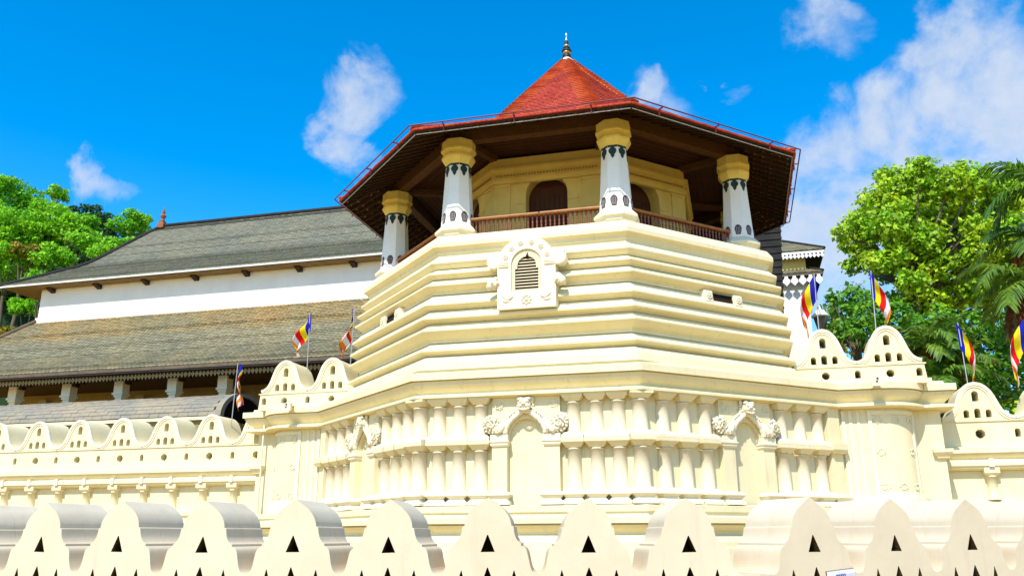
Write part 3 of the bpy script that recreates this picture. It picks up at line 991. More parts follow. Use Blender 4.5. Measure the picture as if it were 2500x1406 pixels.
# ---------------------------------------------------------------- balcony
Z0 = 10.85
def pillar():
    e = bpy.data.objects.new('pillar', None); COL.objects.link(e); e.parent = tower
    mb = MB(); mb.lathe([(0.56, Z0 - 0.01), (0.57, Z0 + 0.06), (0.60, Z0 + 0.08), (0.60, Z0 + 0.13), (0.65, Z0 + 0.16), (0.65, Z0 + 0.22), (0.74, Z0 + 0.28), (0.74, Z0 + 0.36), (0.60, Z0 + 0.50), (0.55, Z0 + 0.56), (0.5, Z0 + 0.562)], 8, 0, 0, R(22.5))
    mb.build('pillar_base', 'cream_pale', e)
    mb = MB(); mb.lathe([(0.545, Z0 + 0.55), (0.415, Z0 + 2.76)], 8, 0, 0, R(22.5)); mb.build('shaft', 'column_white', e)
    mb = MB(); mb.lathe([(0.405, Z0 + 2.720), (0.425, Z0 + 2.730), (0.56, Z0 + 2.940), (0.575, Z0 + 3.000), (0.53, Z0 + 3.020), (0.53, Z0 + 3.050), (0.55, Z0 + 3.065), (0.50, Z0 + 3.080), (0.50, Z0 + 3.110), (0.56, Z0 + 3.210), (0.60, Z0 + 3.230), (0.60, Z0 + 3.310), (0.57, Z0 + 3.330), (0.57, Z0 + 3.580), (0.5, Z0 + 3.610)], 8, 0, 0, R(22.5))
    mb.build('capital', 'capital_yellow', e)
    # painted petals on the eight facets
    def r_at(z):
        return lerp(0.545, 0.415, (z - Z0 - .55) / 2.21) * math.cos(math.pi / 8)
    half = [(0.0, 0.0), (0.055, 0.03), (0.06, 0.07), (0.115, 0.12), (0.13, 0.19), (0.10, 0.26), (0.055, 0.31), (0.062, 0.35), (0.0, 0.44)]
    loop = [(x, -z) for x, z in half] + [(-x, -z) for x, z in reversed(half[1:-1])]
    pq = [(0.0, 0.36), (0.06, 0.335), (0.11, 0.26), (0.115, 0.18), (0.085, 0.06), (0.075, 0.0)]
    loop2 = [(-x, z) for x, z in reversed(pq)] + pq[1:]
    pet = plq = None
    for k in range(8):
        Mk = Matrix.Rotation(R(45 * k), 4, 'Z')
        lean = math.atan((0.545 - 0.415) * math.cos(math.pi / 8) / 2.21)
        if pet is None:
            mb = MB(); mb.M = Matrix.Translation((0, -r_at(Z0 + 2.71) - 0.004, Z0 + 2.71)) @ Matrix.Rotation(-lean, 4, 'X')
            mb.slab(list(reversed(loop)), [], -0.008, 0.03); mb.box(-0.155, 0.155, -0.006, 0.03, -0.05, 0.03)
            pet = mb.build('painted_petal', 'petal_teal', e)
            mb = MB(); mb.M = Matrix.Translation((0, -r_at(Z0 + 0.62) - 0.004, Z0 + 0.64)) @ Matrix.Rotation(-lean, 4, 'X')
            mb.slab(list(reversed(loop2)), [], -0.012, 0.03)
            mb.cm = 1
            for x in (-0.045, 0.0, 0.045):
                mb.tube([(x * 0.8, -0.012, 0.03), (x * 1.35, -0.016, 0.15), (x * 1.1, -0.014, 0.27)], 0.010, 5)
            plq = mb.build('petal_plaque', ['petal_plum', 'petal_vein'], e)
        else:
            twin(pet, e, Mk); twin(plq, e, Mk)
    return e

def copy_tree(o, parent):
    c = o.copy(); COL.objects.link(c); c.parent = parent
    for ch in o.children:
        d = ch.copy(); COL.objects.link(d); d.parent = c
        for gch in ch.children:
            h = gch.copy(); COL.objects.link(h); h.parent = d
    return c

PR = 6.87
proto = pillar()
for k in range(8):
    a = R(-67.5 + 45 * k)
    o = proto if k == 0 else copy_tree(proto, tower)
    o.location = (PR * math.cos(a), PR * math.sin(a), 0)

# balustrades: rails and turned balusters
BAL = None
for k in range(8):
    a = R(-90 + 45 * k)
    if k in (3, 4, 5):
        continue
    ap = (PR + 0.05) * math.cos(math.pi / 8)
    hw = PR * math.sin(math.pi / 8) - 0.50
    Mk = Matrix.Rotation(R(45 * k), 4, 'Z') @ Matrix.Translation((0, -ap, Z0))
    e = bpy.data.objects.new('balustrade', None); COL.objects.link(e); e.parent = tower; e.matrix_local = Mk
    m = MB()
    m.loft([[(x, -0.095, 0.730), (x, 0.095, 0.730), (x, 0.115, 0.765), (x, 0.10, 0.810), (x, 0, 0.830), (x, -0.10, 0.810), (x, -0.115, 0.765)] for x in (-hw - 0.12, hw + 0.12)])
    m.build('handrail', 'wood_rail', e)
    m = MB(); m.box(-hw - .1, hw + .1, -0.06, 0.06, 0.0, 0.045); m.build('bottom_rail', 'wood_turned', e)
    n = 30
    for i in range(n):
        x = lerp(-hw + 0.02, hw - 0.02, i / (n - 1))
        if BAL is None:
            m = MB(); m.cs = True
            m.lathe([(0.040, 0.045), (0.040, 0.101), (0.020, 0.113), (0.040, 0.175), (0.020, 0.237), (0.040, 0.281), (0.022, 0.336), (0.038, 0.386), (0.020, 0.448), (0.040, 0.510), (0.018, 0.572), (0.038, 0.622), (0.040, 0.733)], 8)
            BAL = m.build('baluster', 'wood_turned', e); BAL.location = (x, 0, 0)
        else:
            twin(BAL, e, loc=(x, 0, 0))

# inner chamber with arched doorways
CH = 4.9
apc = CH * math.cos(math.pi / 8)
hwc = CH * math.sin(math.pi / 8)
cw = dr = im = plm = None
for k in range(8):
    Mk = Matrix.Rotation(R(45 * k), 4, 'Z')
    if cw is None:
        m = MB()
        m.slab([(-hwc, Z0), (hwc, Z0), (hwc, 14.5), (-hwc, 14.5)], [arch_pts(0, Z0 + 0.01, 0.74, 2.97, 16)], -apc, -apc + 0.55, hole_mi=0)
        cw = m.build('chamber_wall', 'pavilion_wall', tower)
        m = MB(); m.slab(arch_pts(0, Z0 + 0.01, 0.80, 3.0, 16), [], -apc + 0.50, -apc + 0.56); m.cm = 1
        for x in np.linspace(-0.7, 0.7, 9):
            m.box(x - .012, x + .012, -apc + 0.485, -apc + 0.50, Z0 + .02, 13.2)
        dr = m.build('arched_door', ['wood_ceiling', 'wood_dark'], tower)
        chamber = [cw, dr]
        for s in (-1, 1):
            x0, x1 = sorted((s * 0.745, s * 1.13))
            m = MB(); m.box(x0, x1, -apc - 0.03, -apc + 0.1, 12.80, 12.90); chamber.append(m.build('impost', 'pavilion_wall', tower))
            m = MB(); m.box(x0, x1, -apc - 0.015, -apc + 0.1, Z0, 12.74); chamber.append(m.build('door_jamb', 'pavilion_wall', tower))
            x0, x1 = sorted((s * 1.30, s * (hwc + 0.02)))
            m = MB(); m.box(x0, x1, -apc - 0.05, -apc + 0.05, Z0, 13.45); chamber.append(m.build('corner_pilaster', 'pavilion_wall', tower))
            m = MB(); m.box(x0 - 0.03 * (s > 0), x1 + 0.03 * (s < 0), -apc - 0.08, -apc + 0.05, 13.45, 13.56); chamber.append(m.build('pilaster_cap', 'pavilion_wall', tower))
    else:
        for o in chamber:
            twin(o, tower, Mk)
m = MB()
m.lathe([(CH + .02, 13.56), (CH + .12, 13.58), (CH + .12, 13.64), (CH + .17, 13.68), (CH + .17, 13.76), (CH + .10, 13.80), (CH + .10, 13.98), (CH + .14, 14.0), (CH + .22, 14.08), (CH + .22, 14.16), (CH + .06, 14.2), (CH + .06, 14.55)], 8, 0, 0, R(22.5), False, False)
m.build('chamber_entablature', 'pavilion_wall', tower)
m = MB()
for k in range(8):
    m.M = Matrix.Rotation(R(45 * k), 4, 'Z')
    for x in np.linspace(-hwc + .1, hwc - .1, 34):
        m.box(x - 0.025, x + 0.025, -apc - 0.135, -apc - 0.09, 13.84, 13.90)
m.build('dentil_row', 'ochre_wall', tower, kind='stuff')

# ---------------------------------------------------------------- roof of the tower
EA, EZ, BRK, BZ, APZ = 9.06, 14.13, 4.9, 15.96, 20.88
def corner(Rr, k, z):
    a = R(-112.5 + 45 * k)
    return (Rr * math.cos(a), Rr * math.sin(a), z)
roof = MB()
for k in range(8):
    nS, nC = 27, 44
    lines = [(corner(lerp(EA, BRK, i / nS), k, lerp(EZ, BZ, (i / nS) ** 1.08)), corner(lerp(EA, BRK, i / nS), k + 1, lerp(EZ, BZ, (i / nS) ** 1.08))) for i in range(nS + 1)]
    v, f = tile_rows(lines, 0.17, 0.028, 0.012); roof.add(v, f)
    lines = [(corner(lerp(BRK, 0.22, i / nC), k, lerp(BZ, APZ, (i / nC) ** 0.97)), corner(lerp(BRK, 0.22, i / nC), k + 1, lerp(BZ, APZ, (i / nC) ** 0.97))) for i in range(nC + 1)]
    v, f = tile_rows(lines, 0.17, 0.028, 0.012); roof.add(v, f)
roof_tiles = roof.build('roof_tiles', 'roof_red', tower, kind='stuff')
m = MB(); m.lathe([(EA - 0.03, EZ - 0.03), (BRK, BZ - 0.03), (0.2, APZ - 0.03)], 8, 0, 0, R(22.5), False, True); m.build('roof_deck', 'wood_dark', tower)
hb = MB()
for k in range(8):          # wide stepped courses of hip tiles
    c0 = Vector(corner(1, k, 0)).normalized()
    tl = Vector(corner(1, k + 1, 0)) - Vector(corner(1, k, 0)); tr_ = Vector(corner(1, k - 1, 0)) - Vector(corner(1, k, 0))
    tl.normalize(); tr_.normalize()
    for seg, n, wd in (((BRK, BZ, 0.22, APZ), 34, 0.44), ((EA, EZ, BRK, BZ), 24, 0.26)):
        ra, za, rb, zb = seg
        for i in range(n):
            t0_, t1_ = i / n, min(1.0, (i + 1.15) / n)
            p0 = c0 * lerp(ra, rb, t0_) + Vector((0, 0, lerp(za, zb, t0_))); p1 = c0 * lerp(ra, rb, t1_) + Vector((0, 0, lerp(za, zb, t1_)))
            w0 = min(wd, lerp(ra, rb, t0_) * 0.36)
            upn = Vector((0, 0, 1)) * 0.72 + c0 * 0.62
            hi, lo = upn * (0.125 + random.uniform(-.006, .006)), upn * 0.045
            a0, b0, d0 = p0 + tl * w0 + hi * .8, p0 + hi * 1.1, p0 + tr_ * w0 + hi * .8
            a1, b1, d1 = p1 + tl * w0 + lo * .8, p1 + lo * 1.1, p1 + tr_ * w0 + lo * .8
            q = upn * 0.075
            hb.add([a0, b0, d0, a1, b1, d1, a0 - q, b0 - q, d0 - q, a1 - q, d1 - q], [(0, 3, 4, 1), (1, 4, 5, 2), (6, 0, 1, 7), (7, 1, 2, 8), (6, 9, 3, 0), (2, 5, 10, 8)])
hb.build('hip_tiles', 'roof_red_hip', tower, kind='stuff')
# finial
m = MB(); m.cs = True
m.cm = 0; m.lathe([(0.34, 20.72), (0.30, 20.86), (0.20, 21.0), (0.15, 21.06)], 14)
fz = 21.04
def band(cm, pr):
    m.cm = cm; m.lathe([(r_, fz + z_) for r_, z_ in pr], 14)
band(2, [(0.16, 0.0), (0.20, 0.05), (0.14, 0.10), (0.19, 0.15), (0.13, 0.19)])
band(1, [(0.12, 0.185), (0.17, 0.26), (0.18, 0.31)])
band(2, [(0.18, 0.305), (0.225, 0.35), (0.20, 0.40)])
band(1, [(0.19, 0.395), (0.13, 0.45), (0.10, 0.47)])
band(2, [(0.10, 0.465), (0.155, 0.51), (0.12, 0.56)])
band(1, [(0.12, 0.555), (0.11, 0.62), (0.08, 0.68)])
band(2, [(0.08, 0.675), (0.105, 0.72), (0.075, 0.77), (0.09, 0.81), (0.05, 0.86)])
band(3, [(0.05, 0.855), (0.055, 0.90), (0.025, 0.96), (0.022, 1.08), (0.055, 1.15), (0.02, 1.22), (0.004, 1.27)])
m.build('finial', ['lamp_cream', 'brass', 'iron_black', 'silver'], tower)

# eave: fascia, rafters, battens, tile undersides with painted light dashes
Lh = EA * math.sin(math.pi / 8); apE = EA * math.cos(math.pi / 8); apB = BRK * math.cos(math.pi / 8); slope = (BZ - EZ) / (apE - apB)
raf = rod = None
for k in range(8):
    Mk = Matrix.Rotation(R(45 * k), 4, 'Z')
    if raf is None:
        m = MB()
        m.loft([[(-Lh + .01, -apE + 0.03, EZ - .10), (Lh - .01, -apE + 0.03, EZ - .10), (Lh - .03, -apE + .07, EZ - .10), (-Lh + .03, -apE + .07, EZ - .10)],
                [(-Lh + .01, -apE + 0.03, EZ - .02), (Lh - .01, -apE + 0.03, EZ - .02), (Lh - .03, -apE + .07, EZ - .02), (-Lh + .03, -apE + .07, EZ - .02)]])
        fas = m.build('fascia_board', 'wood_dark', tower)
        m = MB()
        nt = int(2 * Lh / 0.17)
        for i in range(nt):          # doubled tiles along the eave
            xa_, xb_ = -Lh + 2 * Lh * i / nt + .006, -Lh + 2 * Lh * (i + 1) / nt - .006
            j_ = random.uniform(-.012, .012)
            for dz, dy in ((-0.045, 0.0), (-0.012, 0.025)):
                m.box(xa_, xb_, -apE - 0.05 + dy + j_, -apE + 0.025, EZ + dz + j_ * .3, EZ + dz + 0.034)
        eat = m.build('eave_tiles', 'roof_red', tower, kind='stuff')
        e = MB()
        xs = np.arange(-Lh + 0.25, Lh - 0.2, 0.42)
        for x in xs:            # rafters run square to the eave and stop at the hips
            y1 = -max(abs(x) / TAN, apB + 0.1)
            y0 = -apE + 0.05
            if y1 - y0 < 0.3:
                continue
            def zz(y): return EZ + (y + apE) * slope - 0.035
            e.loft([[(x - .035, y, zz(y) - .15), (x + .035, y, zz(y) - .15), (x + .035, y, zz(y) - .045), (x - .035, y, zz(y) - .045)] for y in (y0, y1)])
        raf = e.build('rafters', 'wood_dark', tower, kind='stuff')
        e = MB()
        for y in np.arange(-apE + 0.12, -apB - 0.05, 0.26):
            h = -y * TAN - 0.04
            z = EZ + (y + apE) * slope - 0.06
            e.box(-h, h, y - .028, y + .028, z - .02, z + .012)
        bat = e.build('battens', 'wood_dark', tower, kind='stuff')
        e = MB()
        rr = random.Random(3)
        for y in np.arange(-apE + 0.08, -apB - 0.05, 0.26):
            h = -y * TAN - 0.08
            x = -h
            while x < h:
                w = 0.15
                if rr.random() < 0.62:
                    z = EZ + (y + apE) * slope - 0.038
                    dz = 0.25 * slope
                    e.add([(x, y + .03, z), (x + w * .72, y + .03, z), (x + w * .72, y + .23, z + dz), (x, y + .23, z + dz)], [(3, 2, 1, 0)])
                x += w
        und = e.build('underside_light_dashes', 'underside_light', tower, kind='stuff')  # scattered bits of tile underside, pale as if light came through
        e = MB()
        e.tube([(-Lh * .985, -apE - .05 + .12, EZ - .16), (Lh * .985, -apE - .05 + .12, EZ - .16)], 0.017, 6)
        con = e.build('conduit', 'grey_metal', tower)
        e = MB()
        ro = 0.25
        e.tube([(-Lh - ro * TAN * .8, -apE - ro * .8, EZ + 0.03), (Lh + ro * TAN * .8, -apE - ro * .8, EZ + 0.03)], 0.022, 8)
        rod = e.build('eave_rod', 'red_paint', tower)
        brk = []
        for x in (-2.45, -0.15, 2.25):
            e = MB(); e.box(x - .018, x + .018, -apE - ro * .8, -apE + 0.0, EZ - 0.02, EZ + 0.015); e.box(x - .018, x + .018, -apE - 0.06, -apE - .025, EZ - 0.22, EZ + 0.0)
            brk.append(e.build('rod_bracket', 'red_paint', tower))
        protoE = [fas, eat, raf, bat, und, con, rod] + brk
    else:
        for o in protoE:
            twin(o, tower, Mk)
m = MB()
sweep(m, [(PR * math.cos(R(-67.5 + 45 * k)) * 1.0, PR * math.sin(R(-67.5 + 45 * k))) for k in range(8)], [(0.17, 14.44), (0.17, 14.92), (-0.17, 14.92), (-0.17, 14.44), (0.17, 14.44)], True)
m.build('ring_beam', 'wood_beam', tower)
m = MB()
for k in range(8):
    m.M = Matrix.Rotation(R(-67.5 + 45 * k), 4, 'Z')
    tb_ = MB(); tb_.M = m.M; tb_.box(CH - .1, 7.1, -.11, .11, 14.50, 14.72); tb_.build('tie_beam', 'wood_beam', tower)
m = MB(); m.lathe([(PR, 14.86), (CH - .2, 14.72)], 8, 0, 0, R(22.5), False, False); m.build('ceiling_boards', 'wood_ceiling', tower)
m = MB()
for k in range(8):
    m.M = Matrix.Rotation(R(45 * k), 4, 'Z')
    for y in np.arange(CH * .93, PR * .92, 0.22):
        h = y * TAN - .05
        z = lerp(14.72, 14.86, (y / math.cos(math.pi / 8) - CH + .2) / (PR - CH + .2))
        m.box(-h, h, -y - .012, -y + .012, z - .02, z + .01)
m.build('ceiling_battens', 'wood_dark', tower, kind='stuff')
# ---------------------------------------------------------------- wing walls either side
YW = 30.6
def wing(label, x_valley, n, period, half, xa, xb, colx):
    t = thing('wing_wall', label, 'wall', ((xa + xb) / 2, YW, 0))
    ox = (xa + xb) / 2
    proto = None
    for i in range(n):
        x0 = x_valley + period * i - ox
        if proto is None:
            proto = merlon_meshes('merlon', t, period, 5.215, 5.34, 6.47, 0.0, 1.3, 0, period, std_holes(period / 2, 5.24))
            o = proto
        else:
            o = twin(proto, t)
        o.location = (x0, 0, 0)
    if half:        # part of a merlon that dies into the pier
        o = merlon_meshes('merlon', t, period, 5.215, 5.34, 6.47, 0.0, 1.3, 0, period, [arch_pts(period / 2 - 0.33, 5.32, 0.078, 0.23)][:0], frac=half)
        o.location = (x_valley + period * n - ox if half[0] == 0 else x_valley - period - ox, 0, 0)
    m = MB()
    hl = []
    for i in range(-1, n + 2):
        xv = x_valley + period * i - ox
        if xa - ox + .2 < xv < xb - ox - .2:
            hl.append(arch_pts(xv, 4.68, 0.085, 0.27))
        if xa - ox + .2 < xv + period / 2 < xb - ox - .2:
            hl.append(ngon_pts(xv + period / 2, 4.80, 0.155))
    m.slab([(xa - ox, 4.38), (xb - ox, 4.38), (xb - ox, 5.19), (xa - ox, 5.19)], hl, 0.02, 1.3, hole_mi=0)
    m.box(xa - ox, xb - ox, -0.02, 1.3, 5.192, 5.213)
    m.build('parapet', 'cream', t)
    m = MB()
    sweep(m, [(xa - ox, 0.0), (xb - ox, 0.0)], [(-0.5, 4.40), (0.04, 4.39), (0.26, 4.34), (0.27, 4.18), (0.23, 4.165), (0.22, 4.12), (0.16, 4.06), (0.09, 4.02), (0.08, 3.985), (0.24, 3.91), (0.25, 3.78), (0.20, 3.765), (0.19, 3.70), (0.06, 3.64), (-0.5, 3.62)])
    m.build('cornice', 'cream', t)
    m = MB(); m.box(xa - ox, xb - ox, 0.06, 1.2, 0.0, 3.63); m.build('wall_face', 'cream', t)
    m = MB(); sweep(m, [(xa - ox, 0.06), (xb - ox, 0.06)], [(0.0, 2.72), (0.22, 2.66), (0.24, 2.5), (0.16, 2.42), (0.16, 2.3), (0.3, 2.2), (0.3, 0.0)]); m.build('plinth', 'cream', t)
    c0 = None
    for x in colx:
        if c0 is None:
            mb = MB(); mb.cs = True
            mb.lathe([(0.20, 2.72), (0.20, 2.76), (0.165, 2.79), (0.15, 3.42), (0.18, 3.43), (0.18, 3.47), (0.15, 3.48)], 16)
            c0 = mb.build('half_column', 'cream', t)
            mb = MB(); block(mb, [(0.16, 3.47), (0.225, 3.555), (0.225, 3.72)]); mb.build('capital', 'cream', c0)
            mb = MB(); mb.box(-.075, .075, -.30, 0.0, 3.74, 3.99); mb.box(-.05, .05, -.275, 0.0, 3.99, 4.01); mb.build('bracket', 'cream_pale', c0)
            c0.location = (x - ox, 0.02, 0)
        else:
            twin(c0, t, loc=(x - ox, 0.02, 0))
    return t

wing('cream wing wall with five scalloped merlons, left of the tower', -32.1, 6, 2.10, (0.0, 0.44), -34.4, -17.95, [-19.29 - 1.365 * i for i in range(11)])
wing('cream wing wall with one whole scalloped merlon at the right edge, below the palms', 6.57, 3, 2.18, None, 6.46, 13.1, [7.776, 9.15, 10.5, 11.9])

# ---------------------------------------------------------------- moat wall in the foreground
moat = thing('moat_wall', 'low pale wall of pointed merlons with dark triangular lamp niches in the foreground', 'wall', (-2.9, 7.5, 0))
AZ = 1.99
half = smooth_prof([(0, 0), (0.022, -0.012), (0.065, -0.042), (0.115, -0.078), (0.158, -0.118), (0.19, -0.163), (0.207, -0.205), (0.213, -0.247)], 2)
half += [(0.229, -0.252)] + smooth_prof([(0.232, -0.262), (0.238, -0.30), (0.25, -0.34), (0.275, -0.378), (0.303, -0.396)], 2)
half += [(0.304, -0.416)] + smooth_prof([(0.322, -0.422), (0.345, -0.442), (0.358, -0.475), (0.368, -0.53), (0.38, -0.585), (0.398, -0.63), (0.424, -0.652), (0.45, -0.658)], 2)
crest = [(-x, AZ + z) for x, z in reversed(half)] + [(x, AZ + z) for x, z in half[1:]]
def tri(cx_, zt, h, hw):
    return [(cx_ - hw, zt - h), (cx_ + hw, zt - h), (cx_ + hw * 0.06, zt), (cx_ - hw * 0.06, zt)]
niches = [tri(0, AZ - 0.325, 0.145, 0.064), tri(0, AZ - 0.602, 0.155, 0.064), tri(-0.238, AZ - 0.622, 0.135, 0.040), tri(0.238, AZ - 0.622, 0.135, 0.040)]
path = [(-7.592, 7.361, -5.0), (-6.692, 7.301, -2.35), (-5.793, 7.286, 0.45), (-4.893, 7.315, 3.25), (-3.996, 7.387, 5.95), (-3.104, 7.503, 8.75), (-2.218, 7.662, 11.55), (-1.340, 7.862, 14.25), (-0.474, 8.105, 17.05),
        (0.606, 8.32, 33.5), (1.357, 8.817, 33.5), (2.107, 9.314, 33.5), (2.858, 9.811, 33.5), (3.608, 10.308, 33.5)]
vr = random.Random(41)
for x, y, a in path:            # hand plastered: no two are quite the same
    M = Matrix.Translation((x + 2.9, y - 7.5, 0)) @ Matrix.Rotation(R(a + vr.uniform(-.5, .5)), 4, 'Z')
    sx, dz, sd = vr.uniform(.985, 1.015), vr.uniform(-.008, .008), vr.uniform(0, 50)
    def wob(p, amt=0.006):
        q = noise.noise_vector(Vector((p[0] * 7, sd, p[1] * 7)))
        k = max(0.0, min(1.0, (p[1] - AZ + .66) / .3))
        return (p[0] + (q.x * amt + p[0] * (sx - 1)) * (1 if abs(p[0]) < .44 else 0), p[1] + q.z * amt + dz * k)
    cr = [wob(p) for p in crest]
    nl = [[wob(p, 0.008) for p in tr3] for tr3 in niches]
    m = MB()
    m.slab([(-0.45, 0.0), (0.45, 0.0)] + list(reversed(cr)), nl, 0.0, 0.30, hole_mi=1, back=False)
    m.slab([(-0.45, 0.0), (0.45, 0.0)] + list(reversed(cr)), [], 0.302, 0.72)
    mo = m.build('merlon', ['moat_plaster', 'soot'], moat)
    mo.matrix_local = M
    for tr3 in nl:              # blackened back of each lamp niche
        m2 = MB(); m2.slab(list(tr3), [], 0.285, 0.299); m2.build('niche_back', 'soot', mo)
m = MB()
m.M = Matrix.Translation((0.09 + 2.9, 8.20 - 7.5, 0)) @ Matrix.Rotation(R(25), 4, 'Z')
m.box(-0.25, 0.25, 0.02, 0.75, 0, AZ - 0.668)
m.build('corner_block', 'moat_plaster', moat)

# notice board fixed to the moat wall (only its top is in view)
p = at(2052, 1395, 8.52)
sg = thing('notice_board', 'small white notice board with blue lettering on the moat wall', 'sign', (p.x - 0.02, p.y - 0.03, p.z - 0.165), rotz=R(33.5))
M = Matrix.Rotation(R(8), 4, 'X') @ Matrix.Rotation(R(-5), 4, 'Y')
m = MB(); m.M = M; m.box(-0.15, 0.15, -0.02, 0.015, -0.19, 0.19); m.build('board', 'sign_brown', sg)
m = MB(); m.M = M; m.box(-0.146, 0.149, -0.026, -0.0205, -0.187, 0.187); m.build('white_face', 'sign_white', sg)
m = MB(); m.M = M; m.box(-0.13, 0.138, -0.0285, -0.0265, -0.16, 0.152); m.build('lilac_field', 'sign_lilac', sg)
m = MB(); m.M = M        # rounded letters of the heading and of the line under it
def glyph(cx_, cz_, s_, kind):
    pts = []
    for i in range(13):
        a = 2 * math.pi * i / 12 * (0.85 if kind % 2 else 1.0) + kind
        pts.append((cx_ + s_ * .5 * math.cos(a), -0.0305, cz_ + s_ * .42 * math.sin(a)))
    m.tube(pts, 0.0022, 4)
    m.tube([(cx_ - s_ * .5, -0.0305, cz_ + s_ * .3), (cx_, -0.0305, cz_ + s_ * .75), (cx_ + s_ * .5, -0.0305, cz_ + s_ * .55)], 0.0018, 4)
for i, x in enumerate((-0.045, -0.018, 0.008, 0.034)):
    glyph(x, 0.140, 0.024, i)
for i, x in enumerate((0.045, 0.064, 0.083, 0.102, 0.12)):
    glyph(x, 0.108, 0.018, i + 3)
m.build('lettering', 'sign_blue', sg)

# ---------------------------------------------------------------- shrine with the long slate roofs
shrine = thing('shrine_hall', 'white walled shrine hall with two long grey slate roofs behind the left wing wall', 'building', (-26, 46, 0))
SO = Vector((26, -46, 0))
def kink(t, tb, fb):
    return fb * t / tb if t < tb else fb + (1 - fb) * (t - tb) / (1 - tb)
def curve2(t, tb, fb):
    return 0.25 * kink(max(0, t - .06), tb, fb) + 0.5 * kink(t, tb, fb) + 0.25 * kink(min(1, t + .06), tb, fb)
UE = dict(x0=-44.6, x1=-8.0, y=42.1, z=16.95); UR = dict(x0=-39.35, x1=-13.0, y=50.0, z=23.33)
def ul(t):
    z = lerp(UE['z'], UR['z'], curve2(t, 0.52, 0.39)) if 0 < t < 1 else (UE['z'] if t <= 0 else UR['z'])
    y = lerp(UE['y'], UR['y'], t)
    return (Vector((lerp(UE['x0'], UR['x0'], t), y, z)) + SO, Vector((lerp(UE['x1'], UR['x1'], t), y, z)) + SO)
n = 52
m = MB(); v, f = tile_rows([ul(i / n) for i in range(n + 1)], 0.27, 0.03, 0.05, 0.01, 1.8); m.add(v, f)
m.build('upper_roof_tiles', 'slate_upper', shrine, kind='stuff')
def back_of(t):
    a, b = ul(t); return (Vector((a.x, 8.0 - a.y, a.z)), Vector((b.x, 8.0 - b.y, b.z)))
m = MB()       # roof body under the tiles, hipped at both ends
rows = [[ul(i / 14)[0], ul(i / 14)[1], back_of(i / 14)[1], back_of(i / 14)[0]] for i in range(15)]
m.loft([[tuple(p - Vector((0, 0, .02))) for p in r_] for r_ in rows], True, True, True)
m.build('upper_roof_body', 'slate_dark', shrine)
m = MB(); m.cs = True
for side in (0, 1):
    m.tube([ul(i / 20)[side] + Vector((0, 0, .05)) for i in range(21)], 0.14, 8)
m.tube([ul(1)[0] + Vector((0, 0, .06)), ul(1)[1] + Vector((0, 0, .06))], 0.15, 8)
m.build('ridge_capping', 'slate_dark', shrine)
m = MB()
a, b = ul(0)
m.box(a.x - .05, b.x, a.y - 0.06, a.y + 0.02, a.z - 0.09, a.z - 0.01); m.build('eave_board', 'valance_white', shrine)
bk = None
for i in range(9):
    X = -41.2 + 3.45 * i + 26
    if bk is None:
        m = MB(); m.loft([[(-.16, -3.5, 16.70), (.16, -3.5, 16.70), (.16, -2.9, 16.50), (-.16, -2.9, 16.50)], [(-.16, -3.5, 16.84), (.16, -3.5, 16.84), (.16, -2.9, 16.86), (-.16, -2.9, 16.86)]])
        bk = m.build('eave_bracket', 'wood_dark', shrine); bk.location = (X, 0, 0)
    else:
        twin(bk, shrine, loc=(X, 0, 0))
m = MB(); m.box(-42.1 + 26, -8.5 + 26, -3.0, 6.0, 9.0, 16.9); m.build('upper_wall', 'white_wall', shrine)
m = MB(); m.box(-42.2 + 26, -8.5 + 26, -3.10, -2.9, 14.62, 14.95); m.build('wall_skirting', 'white_wall', shrine)
m = MB(); m.box(-44.2 + 26, -8.2 + 26, -3.8, 11.5, 16.80, 16.93); m.build('eave_soffit', 'soffit_ochre', shrine)
# lower roof
LE = dict(x0=-47.6, x1=-9.0, y=38.0, z=10.30); LT = dict(x0=-42.15, x1=-9.0, y=42.98, z=14.70)
def ll(t):
    z = lerp(LE['z'], LT['z'], curve2(t, 0.36, 0.27)) if 0 < t < 1 else (LE['z'] if t <= 0 else LT['z'])
    y = lerp(LE['y'], LT['y'], t)
    return (Vector((lerp(LE['x0'], LT['x0'], t), y, z)) + SO, Vector((lerp(LE['x1'], LT['x1'], t), y, z)) + SO)
n = 40
lines = [ll(i / n) for i in range(n + 1)]
m = MB(); v, f = tile_rows(lines[:27], 0.26, 0.03, 0.05, 0.01, 1.7); m.add(v, f); m.build('lower_roof_tiles', 'slate', shrine, kind='stuff')
m = MB(); v, f = tile_rows(lines[26:], 0.26, 0.035, 0.06, 0.01, 1.8); m.add(v, f); m.build('mossy_roof_tiles', 'slate_moss', shrine, kind='stuff')
m = MB(); m.loft([[tuple(ll(i / 14)[0] - Vector((0, 0, .02))), tuple(ll(i / 14)[1] - Vector((0, 0, .02))), tuple(ll(i / 14)[1] * 1 - Vector((0, 0, .3))), tuple(ll(i / 14)[0] - Vector((0, 0, .3)))] for i in range(15)]); m.build('lower_roof_body', 'slate_dark', shrine)
m = MB(); m.cs = True; m.tube([ll(i / 14)[0] + Vector((0, 0, .05)) for i in range(15)], 0.15, 8); m.build('hip_capping', 'fascia', shrine)
a, b = ll(0)
for i in range(17):
    m = MB()
    x0 = lerp(a.x, b.x, i / 17)
    m.box(x0 + .01, lerp(a.x, b.x, (i + 1) / 17) - .01, a.y - 0.03, a.y + 0.05, a.z - 0.20, a.z - 0.03)
    m.build('eave_fascia', 'fascia', shrine)
